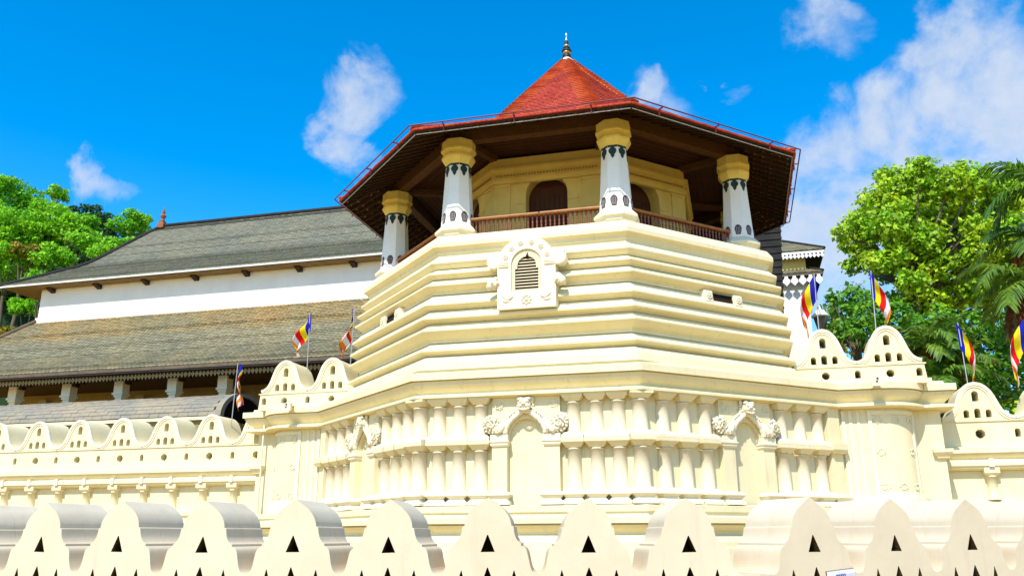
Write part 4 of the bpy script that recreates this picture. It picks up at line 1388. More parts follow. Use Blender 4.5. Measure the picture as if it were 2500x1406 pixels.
# pendants of the carved valance
pend = None
hp = [(0.0, 0.0), (0.045, 0.0), (0.04, -0.06), (0.095, -0.10), (0.10, -0.15), (0.06, -0.21), (0.035, -0.25), (0.0, -0.31)]
lp = [(-x, z) for x, z in reversed(hp[1:-1])] + hp
X = -45.0
while X < -18.5:
    if pend is None:
        m = MB(); m.slab(list(reversed(lp)), [[(-0.035, -0.12), (0.035, -0.12), (0.0, -0.17)]], -0.015, 0.015); pend = m.build('valance_pendant', 'valance_tan', shrine)
        pend.location = (X + 26, LE['y'] - 46 + 0.30, 9.98)
    else:
        twin(pend, shrine, loc=(X + 26, LE['y'] - 46 + 0.30, 9.98))
    X += 0.218
m = MB(); m.box(-47 + 26, -9 + 26, -7.72, -7.66, 9.97, 10.12); m.build('valance_board', 'wood_dark', shrine)
m = MB(); m.box(-47.4 + 26, -9 + 26, -7.9, -3.1, 9.99, 10.08); m.build('veranda_ceiling', 'wood_dark', shrine)
m = MB(); m.box(-42.1 + 26, -9 + 26, -3.08, -3.0, 5.0, 10.1); m.build('veranda_wall', 'ochre_wall', shrine)
pl = None
for X in (-42.7, -39.35, -35.75, -32.35, -29.0, -25.95, -22.6):
    if pl is None:
        m = MB()
        m.box(-.28, .28, -.28, .28, 9.22, 9.86); m.box(-.33, .33, -.33, .33, 9.12, 9.22); m.box(-.26, .26, -.26, .26, 9.0, 9.12); m.box(-.20, .20, -.20, .20, 5.2, 9.0); m.box(-.24, .24, -.24, .24, 8.75, 8.86)
        pl = m.build('veranda_pillar', 'cream_pale', shrine); pl.location = (X + 26, -6.5, 0)
        m = MB(); m.box(-.9, .9, -.16, .16, 9.86, 9.98); m.box(-.5, .5, -.17, .17, 9.72, 9.86); m.build('pillar_bracket', 'wood_dark', pl)
    else:
        twin(pl, shrine, loc=(X + 26, -6.5, 0))
for i, X in enumerate((-40.4, -33.6, -27.2)):
    bn = thing('striped_banner', ['red and pale striped banner hanging in the veranda, leftmost of three', 'red and pale striped banner hanging in the veranda, middle one of three', 'red and pale striped banner in the veranda, nearest the tower'][i], 'banner', (X, 42.6, 7.0), 'banners in the shrine veranda')
    for k in range(7):
        m = MB(); m.box(-.27, .27, -.012 - .02 * math.sin(k * 1.3), .012 - .02 * math.sin(k * 1.3), .38 * k, .38 * (k + 1)); m.build('stripe', 'banner_red' if k % 2 else 'banner_pale', bn)
# finial on the ridge end
rp = ul(1)[0]
m = MB(); m.lathe([(0.40, 23.2), (0.36, 23.5), (0.25, 23.68), (0.28, 23.72)], 4, rp.x + .1, rp.y, R(45)); m.build('finial_base', 'terracotta', shrine)
m = MB(); m.cs = True
m.lathe([(0.108, 23.700), (0.173, 23.803), (0.094, 23.889), (0.115, 23.992), (0.216, 24.113), (0.216, 24.199), (0.094, 24.302), (0.079, 24.388), (0.144, 24.457), (0.072, 24.543), (0.086, 24.612), (0.036, 24.706), (0.022, 24.835), (0.004, 24.921)], 14, rp.x + .1, rp.y)
m.build('ridge_finial', 'terracotta', shrine)
# barrel roofed porch in front of the veranda
porch = thing('porch_roof', 'low barrel roofed porch of grey slates with a dark arched end', 'building', (-29.6, 36, 0))
ry, rz, zc = 2.0, 1.22, 6.92
m = MB()
N = 16
prof = [(-ry * math.cos(math.pi * i / N), zc + rz * math.sin(math.pi * i / N)) for i in range(N + 1)]
m.loft([[(x, y, z - .03) for y, z in prof] for x in (-8.0, 7.0)], False, False, False)
m.build('roof_body', 'slate_dark', porch)
sl = None
rr = random.Random(9)
for r_ in range(10):
    a0, a1 = math.pi * 0.02 + (math.pi * .5) * r_ / 10, math.pi * 0.02 + (math.pi * .5) * (r_ + 1.12) / 10
    slr = None
    for i in range(29):
        x = -7.9 + .515 * (i + (0.5 if r_ % 2 else 0))
        if x + .5 > 7.05:
            continue
        if slr is None:
            m = MB()
            y0, z0 = -(ry + .03) * math.cos(a0), zc + (rz + .035) * math.sin(a0); y1, z1 = -(ry + .002) * math.cos(a1), zc + (rz + .004) * math.sin(a1)
            m.add([(0, y0, z0), (.50, y0, z0), (.50, y1, z1), (0, y1, z1), (0, y0, z0 - .03), (.50, y0, z0 - .03), (.50, y1, z1 - .01), (0, y1, z1 - .01)], [(0, 1, 2, 3), (4, 5, 1, 0), (5, 6, 2, 1), (7, 4, 0, 3), (7, 6, 5, 4)])
            slr = m.build('slate', 'slate_blue', porch); slr.location = (x, 0, 0)
        else:
            o = twin(slr, porch, loc=(x, rr.uniform(-.008, .0), rr.uniform(-.006, .012)))
m = MB()
m.loft([[(6.98, y * 0.90, zc + (z - zc) * .90) for y, z in prof], [(7.10, y * .90, zc + (z - zc) * .90) for y, z in prof]], True); m.build('opening_shade', 'void_shade', porch)  # solid black plug paints the shade inside the open end
m = MB()
m.loft([[(x, y * k, zc + (z - zc) * k + .02) for y, z in prof] for x, k in ((6.9, 1.04), (7.2, 1.04), (7.2, .90), (6.95, .90))], False, False, False); m.build('arch_fascia', 'slate_blue', porch)
m = MB(); m.box(-8, 6.9, -1.9, 1.9, 4.2, 6.86); m.build('porch_wall', 'ochre_wall', porch)
m = MB(); m.box(-8, 7.0, -2.06, -1.95, 6.78, 6.93); m.build('gutter_board', 'cream', porch)

# ---------------------------------------------------------------- buildings behind the tower on the right
rb = thing('rear_block', 'dark slatted steep roof end rising behind the right side of the tower', 'building', (-1.2, 40, 0))
e0 = at(1908, 560, 40); e1 = at(1893, 690, 40)
X1 = e0.x + 1.2
m = MB(); m.loft([[(-6, 0, 6), (X1 - .55, 0, 6), (X1 - .55, 2, 6), (-6, 2, 6)], [(-6, 0, e0.z + .6), (X1, 0, e0.z + .6), (X1, 2, e0.z + .6), (-6, 2, e0.z + .6)]])
m.build('block_wall', 'slate_dark', rb)
sl = None
for i in range(24):
    z = 9.0 + i * 0.34
    xx = X1 - .55 + .55 * (z - 6) / (e0.z - 5.4)
    m = MB(); m.box(-5, xx + .03, -.045, 0.02, z, z + .10)
    m.build('slat', 'slate_dark', rb)

rp_ = thing('rear_pavilion', 'white walled pavilion with two grey roofs and white fretted valances right of the tower', 'building', (2.0, 48, 0))
def pav(zt, ze, xr, yf, xw, wz0, wz1, mat_w, px_top):
    o = Vector((-2.0, -48, 0))
    eL, eR = Vector((-9, yf, ze)) + o, Vector((xr, yf, ze)) + o
    tL, tR = Vector((-9, yf + 3.2, zt)) + o, Vector((xr - 3.0, yf + 3.2, zt)) + o
    n_ = 14
    mb = MB(); v, f = tile_rows([(eL.lerp(tL, i / n_), eR.lerp(tR, i / n_)) for i in range(n_ + 1)], 0.3, 0.03, 0.04); mb.add(v, f)
    mb.build('roof_tiles', 'slate', rp_, kind='stuff')
    mb = MB()
    bR, bT = Vector((xr, yf + 10, ze)) + o, Vector((xr - 3.0, yf + 6.8, zt)) + o
    bL = Vector((-9, yf + 10, ze)) + o
    d = Vector((0, 0, .14))
    mb.add([eL - d * .2, eR - d * .2, bR - d * .2, bL - d * .2, tL - d * .2, tR - d * .2, bT - d * .2, eL - d, eR - d, bR - d, bL - d],
           [(0, 1, 5, 4), (1, 2, 6, 5), (2, 3, 4, 6), (4, 5, 6), (7, 10, 9, 8), (0, 7, 8, 1), (1, 8, 9, 2)])
    mb.build('roof_body', 'slate_dark', rp_)
    mb = MB(); mb.tube([eR + Vector((0, 0, .03)), tR + Vector((0, 0, .06))], .09, 6); mb.build('hip_capping', 'slate_dark', rp_)
    mb = MB(); mb.box(-11, xw - 2, yf - 48 + 0.5, yf - 48 + 9.0, wz0, wz1); mb.build('wall', mat_w, rp_)
    return eL, eR
def frets(eR, ze, w, h, x_from, x_to, y):
    f0 = None
    hp_ = [(0.0, 0.0), (w * .20, 0.0), (w * .22, -h * .2), (w * .46, -h * .42), (w * .46, -h * .62), (w * .2, -h * .82), (0.0, -h)]
    lp_ = [(-x, z) for x, z in reversed(hp_[1:-1])] + hp_
    X_ = x_from
    while X_ < x_to:
        if f0 is None:
            mb = MB(); mb.slab(list(reversed(lp_)), [], -.015, .015); f0 = mb.build('valance_fret', 'valance_white', rp_); f0.location = (X_, y, ze)
        else:
            twin(f0, rp_, loc=(X_, y, ze))
        X_ += w
    mb = MB(); mb.box(x_from - .2, x_to, y - .012, y + .012, ze - .02, ze + .10); mb.build('valance_board', 'valance_white' if h < .4 else 'fascia', rp_)
ze1 = at(2012, 606, 47).z; xr1 = at(2013, 604, 47).x
zt1 = at(1905, 585, 50.2).z
eL, eR = pav(zt1 + .1, ze1, xr1, 47, at(1964, 640, 48).x, 14.9, ze1 - .05, 'pavilion_wall', None)
frets(eR, ze1 - .20, .205, .30, -1.2, eR.x - .03, -1.02)
ze2 = at(2008, 662, 47).z; xr2 = at(2009, 660, 47).x
zt2 = at(1902, 643, 49.0).z
eL, eR = pav(zt2 + .5, ze2, xr2, 46.9, at(1972, 720, 47.9).x, 0.0, ze2 - .05, 'white_wall', None)
frets(eR, ze2 - .18, .42, .56, -1.2, eR.x - .03, -1.12)

# small white capped lantern turret behind the right merlons
p = at(2005, 790, 33)
lt = thing('lantern_turret', 'small turret with white domed cap and dark tapered lantern beside the pavilion wall', 'lantern', (p.x, p.y, 0))
zc_ = at(2005, 770, 33).z
m = MB(); m.cs = True; m.lathe([(0.32, zc_ - .06), (0.34, zc_ - .02), (0.22, zc_ + .08), (0.15, zc_ + .20), (0.05, zc_ + .24), (0.03, zc_ + .36), (0.004, zc_ + .40)], 16); m.build('cap', 'valance_white', lt)
m = MB(); m.lathe([(0.10, zc_ - .75), (0.27, zc_ - .06)], 6); m.build('lantern_body', 'glass_dark', lt)
m = MB(); m.lathe([(0.10, 0), (0.08, zc_ - .74)], 8); m.build('post', 'grey_metal', lt)

# ---------------------------------------------------------------- flood lamps on the bastion cornices
for i, (px, py, lab) in enumerate(((2144, 952, 'small cream flood lamp on the cornice of the right bastion'), (700, 992, 'small cream flood lamp on the cornice of the left bastion'))):
    p = at(px, py, TY - 2.74 - 0.72)
    fl = thing('flood_lamp', lab, 'lamp', (p.x, p.y, 6.28))
    m = MB(); m.loft([[(-.17, -.02, -.20), (.17, -.02, -.20), (.17, .10, -.17), (-.17, .10, -.17)], [(-.17, -.06, .06), (.17, -.06, .06), (.17, .10, .10), (-.17, .10, .10)]]); m.build('housing', 'lamp_cream', fl)
    m = MB(); m.box(-.05, .02, -.062, -.045, -.08, -.05); m.build('lamp_badge', 'glass_dark', fl)
    m = MB(); m.box(-.02, .04, -.075, -.055, .0, .06); m.build('lamp_knob', 'glass_dark', fl)
    m = MB(); m.box(-.11, .11, .08, .62, 0.0, .035); m.build('arm', 'lamp_cream', fl)

# rainwater pipes at the ends of the tower
p = at(648, 1000, TY - 2.0)
m = MB(); m.cs = True; m.tube([(p.x + .15, p.y + .3, 6.32), (p.x, p.y, 6.28), (p.x, p.y, 5.2), (p.x, p.y, 0.0)], 0.035, 8); tag(m.build('drain_pipe', 'lamp_cream'), 'thin cream drain pipe beside the left bastion', 'pipe')

# a dark bird perched in the head of the vent window
p = (TX + VX + 0.02, TY + VY + 0.06, 9.69)
bd = MB(); bd.cs = True
bd.blob((p[0], p[1], p[2] + .06), (0.045, 0.06, 0.045), 0.05, 2, 2)
bd.blob((p[0] + .02, p[1] - .05, p[2] + .115), (0.026, 0.03, 0.026), 0, 2, 2)
bd.tube([(p[0] + .02, p[1] - .075, p[2] + .115), (p[0] + .022, p[1] - .105, p[2] + .108)], [0.008, 0.002], 5)
bd.tube([(p[0] - .02, p[1] + .03, p[2] + .06), (p[0] - .07, p[1] + .02, p[2] + .13)], [0.03, 0.018], 6)
for s in (-.015, .015):
    bd.tube([(p[0] + s, p[1], p[2] + .03), (p[0] + s, p[1], p[2] - .005)], 0.005, 4)
tag(bd.build('bird', 'iron_black'), 'small dark bird perched in the arched vent window', 'bird')

# ---------------------------------------------------------------- flags
FC = ['flag_blue', 'flag_yellow', 'flag_red', 'flag_white', 'flag_orange']
def flag(label, tip, foot, Y, side, length, spread, twist, seed):
    a, b = at(*tip, Y), at(*foot, Y)
    t = thing('flag', label, 'flag', tuple(b), 'striped flags on the walls')
    ax = (a - b)
    m = MB(); m.tube([Vector((0, 0, -1.0)) + Vector((0, 0, 0)), ax * 1.0], 0.018, 6); m.build('flagpole', 'grey_metal', t)
    rnd = random.Random(seed)
    NU, NV = 36, 14
    down = -ax.normalized()
    hoist = length * 0.36
    grid = []
    ph = rnd.uniform(0, 6)
    for i in range(NU + 1):
        u = i / NU
        row = []
        for j in range(NV + 1):
            w = j / NV
            # hoist edge runs down the pole; the fly falls beside it in folds
            g_ = 1 - 0.38 * u
            p_ = ax + down * (hoist * (w * g_ + 0.10 * u) + length * 0.66 * u)
            q = side * spread * (u ** 0.75) * (1.0 - 0.45 * u) * 1.6 * (1 - 0.25 * w) + 0.045 * math.sin(w * 5 + u * 4 + ph) * min(1, u * 3) + twist * 0.05 * math.sin(u * 6 + ph)
            dy = 0.13 * math.sin(w * 6.0 + u * 5 + ph) * min(1, u * 4) + 0.05 * math.sin(w * 12 + ph * 2) * u
            row.append(p_ + Vector((q + side * 0.01, dy, 0)))
        grid.append(row)
    # six bands along the fly, the last one cut into five bars
    def patch(ia, ib, ja, jb, mt, nm):
        mb = MB(); mb.cs = True
        vs = [tuple(grid[i][j]) for i in range(ia, ib + 1) for j in range(ja, jb + 1)]
        w_ = jb - ja + 1
        fs = [(q * w_ + r, q * w_ + r + 1, (q + 1) * w_ + r + 1, (q + 1) * w_ + r) for q in range(ib - ia) for r in range(jb - ja)]
        mb.add(vs, fs); return mb.build(nm, mt, t)
    for k in range(5):
        patch(k * 6, k * 6 + 6, 0, NV, FC[k], 'cloth_band')
    cuts = [0, 3, 6, 8, 11, 14]
    for k in range(5):
        patch(30, 36, cuts[k], cuts[k + 1], FC[k], 'cloth_bar')
flag('five-coloured striped flag behind the outer merlon of the left bastion, opening to the left', (757, 764), (748, 950), 29.9, -1, 2.10, 0.62, 2.0, 1)
flag('narrow five-coloured striped flag half hidden by the left edge of the stepped tower', (866, 752), (850, 940), 29.9, -1, 2.22, 0.36, 2.6, 2)
flag('five-coloured striped flag on the left wing wall beside the dark arch', (581, 886), (562, 1050), 31.2, 1, 2.22, 0.36, 1.4, 3)
flag('five-coloured striped flag in front of the white pavilion wall, drooping left', (1987, 668), (2003, 860), 29.9, -1, 2.58, 0.55, 1.2, 4)
flag('five-coloured striped flag standing on the outermost merlon of the right bastion', (2126, 661), (2140, 850), 29.9, 1, 2.40, 0.50, 1.8, 5)
flag('five-coloured striped flag rising in front of the small red stemmed palms', (2338, 788), (2372, 990), 31.4, 1, 2.52, 0.34, 1.5, 6)
flag('five-coloured striped flag cut off by the right edge of the picture', (2505, 770), (2522, 1010), 31.4, -1, 2.82, 0.62, 1.3, 7)
# ---------------------------------------------------------------- vegetation
def leaf_cloud(clumps, per_area, size, aspect=0.6, shell=0.55, up_bias=0.35, rng=RNG, droop=0.0):
    """leaf quads spread through clumps [(centre, (rx, ry, rz))]; returns verts, quads"""
    allv = []
    for c, rad in clumps:
        rx, ry, rz = rad
        area = (rx * ry + rx * rz + ry * rz) / 3
        n = max(20, int(per_area * area))
        d = rng.normal(size=(n, 3)); d /= np.linalg.norm(d, axis=1)[:, None]
        d[:, 2] += up_bias * rng.random(n); d /= np.linalg.norm(d, axis=1)[:, None]
        k = shell + (1 - shell) * rng.random(n) ** 0.6
        bump = 1 + 0.22 * np.sin(d[:, 0] * 5 + c[0]) * np.cos(d[:, 1] * 6 + c[1]) + 0.15 * np.sin(d[:, 2] * 9 + c[2])
        pos = np.array(c) + d * np.array([rx, ry, rz]) * (k * bump)[:, None]
        nrm = d * 0.55 + rng.normal(size=(n, 3)) * 0.55 + np.array([0, -0.1, 0.45])
        nrm /= np.linalg.norm(nrm, axis=1)[:, None]
        t = rng.normal(size=(n, 3)); t[:, 2] -= droop
        t -= nrm * (t * nrm).sum(1)[:, None]; t /= np.linalg.norm(t, axis=1)[:, None]
        b = np.cross(nrm, t)
        s = size * (0.6 + 0.8 * rng.random(n))[:, None]
        w = s * aspect
        v = np.stack([pos - t * s * .5, pos + b * w * .5 - nrm * s * .06, pos + t * s * .5, pos - b * w * .5 - nrm * s * .06], 1)
        allv.append(v.reshape(-1, 3))
    V = np.concatenate(allv)
    return V, np.arange(len(V)).reshape(-1, 4)

def limb(mb, a, b, r0_, r1_, wob=0.15, n=6, seed=0):
    a, b = Vector(a), Vector(b)
    L = (b - a).length
    pts = []
    for i in range(n + 1):
        t = i / n
        p = a.lerp(b, t)
        if 0 < i < n:
            p = p + Vector(noise.noise_vector(p * 0.35 + Vector((seed, 0, 0)))) * wob * L * 0.25
        pts.append(p)
    mb.tube(pts, [lerp(r0_, r1_, i / n) for i in range(n + 1)], 7)

# hill
HILL_LINE = [(-420.0, 30.0)] + [(at(px, py, 112).x, at(px, py, 112).z) for px, py in ((-250, 540), (0, 520), (100, 545), (180, 565), (260, 590), (330, 625), (430, 720), (700, 950))] + [(40.0, 0.0), (300.0, 0.0)]
def hill_top(X):
    for (a, b), (c, d) in zip(HILL_LINE[:-1], HILL_LINE[1:]):
        if a <= X <= c:
            return lerp(b, d, (X - a) / (c - a))
    return 0.0
def hill_z(X, Y):
    t = max(0.0, min(1.0, (Y - 62) / 50))
    return hill_top(X * 112 / max(Y, 80)) * (t * t * (3 - 2 * t)) * (1.0 if Y < 130 else max(0, 1 - (Y - 130) / 150)) - 0.2
gx, gy = np.linspace(-260, 60, 60), np.linspace(60, 280, 40)
hv = np.array([[x, y, hill_z(x, y) + 1.2 * noise.noise(Vector((x * .06, y * .06, 0)))] for y in gy for x in gx])
hq = np.array([[j * 60 + i, j * 60 + i + 1, (j + 1) * 60 + i + 1, (j + 1) * 60 + i] for j in range(39) for i in range(59)])
struct(raw_mesh('hill', hv, hq, 'hill_soil', smooth=True))

def cloud_clumps(c, r, n, rnd, flat=0.75):
    out = [(tuple(c), (r * .62, r * .62, r * .5))]
    for k in range(n):
        a = rnd.uniform(0, 2 * math.pi); e = rnd.uniform(-0.55, 0.95)
        d = Vector((math.cos(a) * math.cos(e), math.sin(a) * math.cos(e), math.sin(e) * flat))
        s = rnd.uniform(0.26, 0.46) * r
        out.append((tuple(Vector(c) + d * r * rnd.uniform(.62, .95)), (s, s, s * .62)))
    return out

def hill_tree(label, px, py, rpx, Y, leaf, n=11, dens=120, size=0.42, trunk=True):
    c = at(px, py, Y)
    r = rpx * c.length / 2080.57
    rnd = random.Random(int(px * 7 + py))
    base = Vector((c.x, c.y, min(hill_z(c.x, c.y), c.z - r)))
    t = thing('forest_tree', label, 'tree', tuple(base), 'trees on the hill behind the shrine')
    V, Q = leaf_cloud(cloud_clumps(c, r, n, rnd), dens, size)
    raw_mesh('crown', V - np.array(base), Q, leaf, t)
    mb = MB(); mb.cs = True
    top = c - base
    limb(mb, (0, 0, 0), top * .75, 0.32, 0.18, .1, 6, px)
    for k in range(5):
        a = rnd.uniform(0, 6.28)
        limb(mb, top * .62, top + Vector((math.cos(a) * r * .6, math.sin(a) * r * .6, rnd.uniform(-.2, .4) * r)), 0.14, 0.04, .2, 4, k)
    mb.build('trunk', 'bark', t)

HT = [  # px, py, radius px, Y, leaf, label
    (28, 492, 58, 100, 'leaf_forest', 'bright green hill tree at the top left edge of the picture'),
    (108, 520, 56, 102, 'leaf_forest', 'rounded bright green hill tree, second from the left on the skyline'),
    (138, 475, 24, 112, 'leaf_forest', 'small wispy tree poking above the skyline of the hill'),
    (165, 560, 62, 94, 'leaf_forest', 'broad bright green hill tree in the middle of the slope'),
    (45, 570, 66, 92, 'leaf_forest', 'large bright hill tree on the left edge above the golden tree'),
    (208, 530, 40, 112, 'leaf_deep', 'dark hill tree on the skyline left of the deep hollow'),
    (250, 560, 44, 110, 'leaf_deep', 'dark green hill tree just left of the lone light tree'),
    (222, 600, 52, 104, 'leaf_deep', 'dark hill tree above the sweep of the slate hip'),
    (322, 556, 42, 98, 'leaf_forest', 'lone rounded light green tree nearest the roof finial'),
    (262, 615, 42, 88, 'leaf_forest', 'yellow green hill tree low above the roof hip'),
    (300, 600, 30, 90, 'leaf_forest', 'small bright bush crown tucked against the upper slate roof'),
    (62, 615, 28, 84, 'leaf_gold', 'golden leaved hill tree among the green ones'),
    (112, 640, 54, 86, 'leaf_forest', 'bright hill tree right below the golden one'),
    (20, 650, 56, 85, 'leaf_forest', 'green hill tree on the left edge below the golden one'),
    (180, 655, 48, 92, 'leaf_deep', 'dark hill tree behind the upper roof corner'),
    (75, 700, 54, 92, 'leaf_deep', 'dark hill tree just above the long upper eave'),
    (12, 750, 58, 92, 'leaf_deep', 'dark tree under the tip of the upper eave'),
    (72, 752, 34, 80, 'leaf_forest', 'small green tree left of the white shrine wall'),
    (14, 815, 26, 72, 'leaf_gold', 'low yellowish bush above the left end of the lower roof'),
    (70, 790, 50, 92, 'leaf_deep', 'dark shrub beside the corner of the white shrine wall'),
    (205, 600, 40, 90, 'leaf_forest', 'light green hill tree halfway down the slope, right of the broad one'),
    (150, 690, 40, 84, 'leaf_deep', 'dark hill tree touching the sweep of the upper slate eave'),
    (95, 600, 60, 97, 'leaf_deep', 'dark crowned hill tree between the golden tree and the broad bright one'),
    (35, 700, 60, 96, 'leaf_deep', 'dark hill tree filling the slope above the eave tip'),
    (140, 615, 50, 99, 'leaf_deep', 'dark hill tree seen through the gap under the broad bright tree'),
    (205, 655, 44, 99, 'leaf_deep', 'dark hill tree just above the roof sweep, nearest the lone light tree'),
    (110, 690, 40, 80, 'leaf_forest', 'low bright green tree leaning over the long upper eave'),
    (-45, 545, 66, 96, 'leaf_forest', 'green hill tree cut by the left edge, upper one'),
    (-40, 690, 60, 88, 'leaf_forest', 'green hill tree cut by the left edge, lower one'),
]
for px, py, rp__, Y, lf, lab in HT:
    hill_tree(lab, px, py, rp__, Y, lf, n=16, dens=(150 if lf != 'leaf_deep' else 110), size=0.46)

# the large broad leaved tree on the right
def px_tree(name, label, base_px, clumps, Y, leaf, dens, size, trunk_r, limbs=True, yj=2.2, aspect=0.7, seed=3, up=0.35, shell=0.35, group=None):
    rnd = random.Random(seed)
    b = at(*base_px, Y)
    base = Vector((b.x, b.y, 0))
    t = thing(name, label, 'tree', tuple(base), group)
    cl = []
    for px, py, r in clumps:
        yy = Y + rnd.uniform(-yj, yj)
        c = at(px, py, yy)
        rm = r * c.length / 2080.57
        cl.append((tuple(c - base), (rm, rm * 1.05, rm * .9)))
    V, Q = leaf_cloud(cl, dens, size, aspect, shell, up)
    raw_mesh('crown', V, Q, leaf, t)
    mb = MB(); mb.cs = True
    fork = Vector((0, 0, sum(c[0][2] for c in cl) / len(cl) - 2.6))
    limb(mb, (0, 0, 0), fork, trunk_r, trunk_r * .7, .05, 7, seed)
    for k, (c, r_) in enumerate(cl):
        limb(mb, fork + Vector((0, 0, rnd.uniform(-1.5, 1.2))), Vector(c) + Vector((0, 0, r_[2] * .3)), trunk_r * rnd.uniform(.22, .4), 0.03, .18, 6, k)
    mb.build('trunk', 'bark', t)
    return t
big = [(2250, 430, 42), (2252, 400, 18), (2185, 455, 46), (2320, 450, 44), (2390, 445, 38), (2135, 500, 42), (2225, 500, 48), (2300, 520, 46), (2375, 510, 44), (2440, 470, 40), (2475, 430, 26),
       (2095, 545, 36), (2055, 572, 24), (2170, 560, 44), (2260, 580, 44), (2340, 590, 46), (2420, 560, 44), (2110, 610, 32), (2080, 650, 24), (2180, 630, 38), (2290, 650, 42), (2370, 660, 42), (2450, 640, 40), (2160, 430, 24), (2345, 418, 24), (2230, 690, 36), (2330, 720, 38), (2410, 730, 36), (2480, 520, 40), (2465, 585, 40), (2490, 650, 40), (2400, 615, 42), (2205, 595, 40), (2140, 560, 36), (2250, 645, 40), (2200, 520, 40), (2270, 470, 40), (2350, 545, 40), (2310, 610, 40), (2160, 665, 30), (2440, 690, 38), (2280, 740, 36), (2200, 735, 32), (2425, 520, 36), (2455, 550, 36), (2110, 575, 30), (2070, 600, 22), (2130, 640, 30), (2390, 560, 38), (2240, 545, 38), (2330, 490, 36), (2490, 470, 36), (2420, 660, 38), (2380, 700, 36)]
px_tree('broadleaf_tree', 'tall broad leaved tree with yellow green crown at the right', (2270, 1000), big, 47, 'leaf_lime', 720, 0.25, 0.36, seed=4, yj=2.4, aspect=.74)
px_tree('understorey_tree', 'mid green bushy tree below the tall tree, right of the pavilion', (2110, 1000), [(2085, 730, 40), (2050, 760, 36), (2130, 760, 44), (2190, 770, 40), (2100, 800, 44), (2160, 830, 44), (2045, 810, 30), (2230, 800, 36), (2030, 730, 20)], 43, 'leaf_green', 420, 0.26, 0.22, seed=6, yj=1.5)
px_tree('understorey_tree', 'dark leafy tree behind the right wing wall merlon', (2400, 1000), [(2300, 790, 44), (2370, 800, 46), (2440, 820, 44), (2340, 870, 46), (2420, 900, 46), (2490, 880, 44), (2270, 860, 36), (2460, 960, 44), (2380, 960, 44), (2500, 780, 40), (2300, 940, 40)], 45, 'leaf_green', 360, 0.26, 0.22, seed=8, yj=1.2)
px_tree('background_tree', 'deep green tree mass filling behind the red stemmed palms', (2300, 1000), [(2120, 820, 60), (2230, 860, 70), (2320, 840, 70), (2420, 860, 70), (2500, 860, 70), (2200, 940, 60), (2300, 950, 70), (2400, 960, 70), (2490, 990, 70), (2060, 820, 46), (2250, 760, 60), (2350, 740, 60), (2450, 720, 60)], 52, 'leaf_deep', 85, 0.5, 0.3, seed=9, yj=1.2)
px_tree('background_tree', 'pale yellowish tree showing between the pavilion and the dark trees', (2035, 1000), [(2035, 790, 30), (2020, 830, 30), (2060, 850, 30), (2015, 760, 18), (2080, 880, 26)], 50, 'leaf_gold', 90, 0.30, 0.2, seed=12, yj=1.0)
px_tree('bush', 'bright leafy bush showing past the right edge merlon', (2480, 1050), [(2470, 1005, 26), (2500, 1020, 26), (2440, 1030, 18)], 36, 'leaf_lime', 150, 0.26, 0.06, seed=14, yj=.5)

# palms
def frond(parent, origin, az, el, L, droop, leaf, n=30, ll=0.6, wl=0.045, rnd=random, tilt=0.5):
    o = Vector(origin)
    pts = []
    d = Vector((math.cos(az) * math.cos(el), math.sin(az) * math.cos(el), math.sin(el)))
    p = o.copy()
    N = 18
    for i in range(N + 1):
        pts.append(p.copy())
        d = (d + Vector((0, 0, -droop / N * (0.4 + 1.6 * i / N)))).normalized()
        p = p + d * (L / N)
    verts, quads = [], []
    def q(a, b, c, d_):
        k = len(verts); verts.extend([a, b, c, d_]); quads.append([k, k + 1, k + 2, k + 3])
    for i in range(N):          # midrib
        t = (pts[i + 1] - pts[i]).normalized(); s = t.cross(Vector((0, 0, 1)));
        s = s.normalized() if s.length > 1e-4 else Vector((1, 0, 0))
        w = 0.035 * (1 - i / N) + .008
        q(pts[i] - s * w, pts[i] + s * w, pts[i + 1] + s * w * .9, pts[i + 1] - s * w * .9)
    for k in range(n):
        f_ = 0.12 + 0.88 * k / n
        i = min(N - 1, int(f_ * N)); p_ = pts[i].lerp(pts[i + 1], f_ * N - i)
        t = (pts[i + 1] - pts[i]).normalized(); s = t.cross(Vector((0, 0, 1)));
        s = s.normalized() if s.length > 1e-4 else Vector((1, 0, 0))
        up_ = s.cross(t).normalized()
        l_ = ll * (0.55 + 0.75 * math.sin(math.pi * min(1, f_ * 0.93 + .05)) ** .8) * rnd.uniform(.85, 1.1)
        for sg in (-1, 1):
            dd = (t * rnd.uniform(.55, .8) + s * sg * rnd.uniform(.75, .95) + up_ * rnd.uniform(-.05, .3) * tilt - Vector((0, 0, rnd.uniform(.1, .45)))).normalized()
            wv = dd.cross(up_).normalized() * wl
            mid = p_ + dd * l_ * .5 + Vector((0, 0, .03))
            end = p_ + dd * l_ - Vector((0, 0, l_ * rnd.uniform(.1, .35)))
            q(p_ - wv * .4, p_ + wv * .4, mid + wv, mid - wv)
            q(mid - wv, mid + wv, end + wv * .1, end - wv * .1)
    return raw_mesh('frond', np.array([tuple(v) for v in verts]), np.array(quads), leaf, parent)

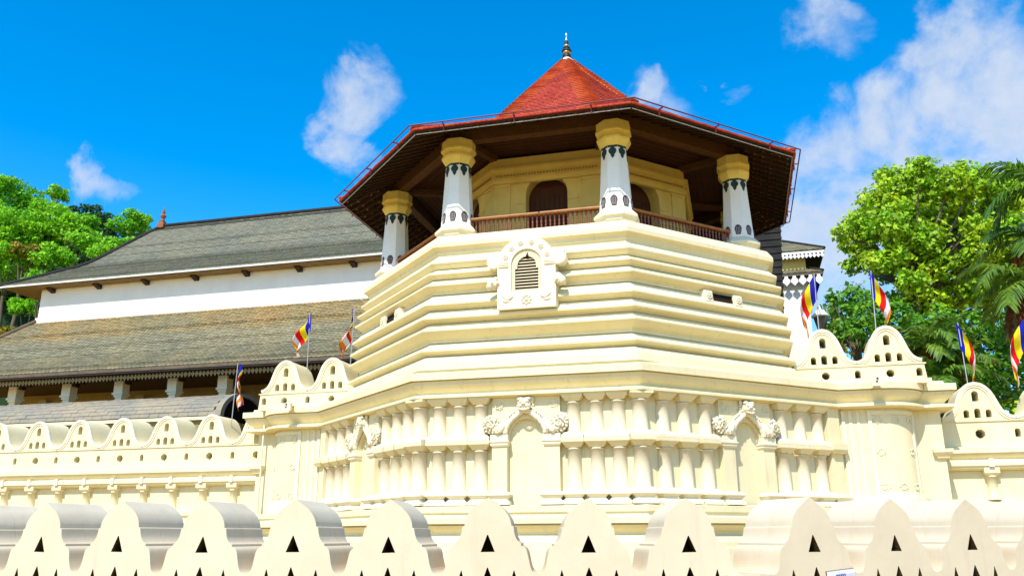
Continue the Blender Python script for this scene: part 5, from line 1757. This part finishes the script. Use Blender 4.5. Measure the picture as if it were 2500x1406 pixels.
def palm(label, px, py, Y, n, L, ll, leaf, trunk_mat, tr, seed, dry=0, n_leaf=30, el_rng=(-0.3, 1.2), droop=(1.0, 2.2), red=False, name='palm_tree'):
    rnd = random.Random(seed)
    c = at(px, py, Y)
    t = thing(name, label, 'palm', (c.x, c.y, 0))
    mb = MB(); mb.cs = True
    mb.tube([(0.0, 0, 0), (0.05, 0.05, c.z * .5), (0, 0, c.z)], [tr * 1.25, tr, tr * .85], 9)
    mb.build('trunk', trunk_mat, t)
    if red:
        mb = MB(); mb.cs = True; mb.tube([(0, 0, c.z - .75), (0, 0, c.z - .3), (0, 0, c.z + .05)], [tr * 1.1, tr * 1.45, tr * .8], 9); mb.build('crownshaft', 'bark_red', t)
    for k in range(n):
        az = 2 * math.pi * k / n * 2.4 + rnd.uniform(-.3, .3)
        el = lerp(el_rng[1], el_rng[0], (k + .5) / n)
        frond(t, (0, 0, c.z), az, el, L * rnd.uniform(.85, 1.1), rnd.uniform(*droop), leaf, n_leaf, ll, rnd=rnd)
    for k in range(dry):
        az = rnd.uniform(2.2, 4.6)
        frond(t, (0, 0, c.z - .25), az, -0.2, L * .85, 3.0, 'frond_dry' if k % 2 == 0 else 'frond_straw', n_leaf, ll * .8, rnd=rnd)
    return t
palm('tall feathery palm at the right edge, topmost crown', 2552, 455, 37, 14, 3.0, 0.72, 'leaf_palm', 'bark', 0.14, 21, 0, 34)
palm('feathery palm at the right edge with dry red and straw fronds hanging down', 2520, 690, 36, 16, 2.8, 0.70, 'leaf_palm_lime', 'bark', 0.15, 22, 4, 34)
palm('feathery palm between the tall tree and the right edge', 2515, 590, 39, 13, 2.5, 0.66, 'leaf_palm', 'bark', 0.13, 23, 1, 32)
for i, (px, py, Y, lab) in enumerate(((2262, 850, 34.5, 'red stemmed palm nearest the right bastion merlon'), (2318, 845, 35.5, 'red stemmed palm just left of the flag on the wing wall'), (2352, 905, 35.0, 'low red stemmed palm right behind the wing wall flag'), (2290, 930, 34.0, 'short red stemmed palm fanning out above the wing wall valley'))):
    palm(lab, px, py, Y, 11, 1.65, 0.48, 'leaf_palm_lime' if i % 2 == 0 else 'leaf_palm', 'bark', 0.055, 31 + i, 0, 24, (0.0, 1.35), (0.8, 1.9), True)
for o in bpy.data.objects:
    if o.get('category') == 'palm' and 'red stemmed' in o['label']:
        o['group'] = 'red stemmed palms behind the right wing wall'
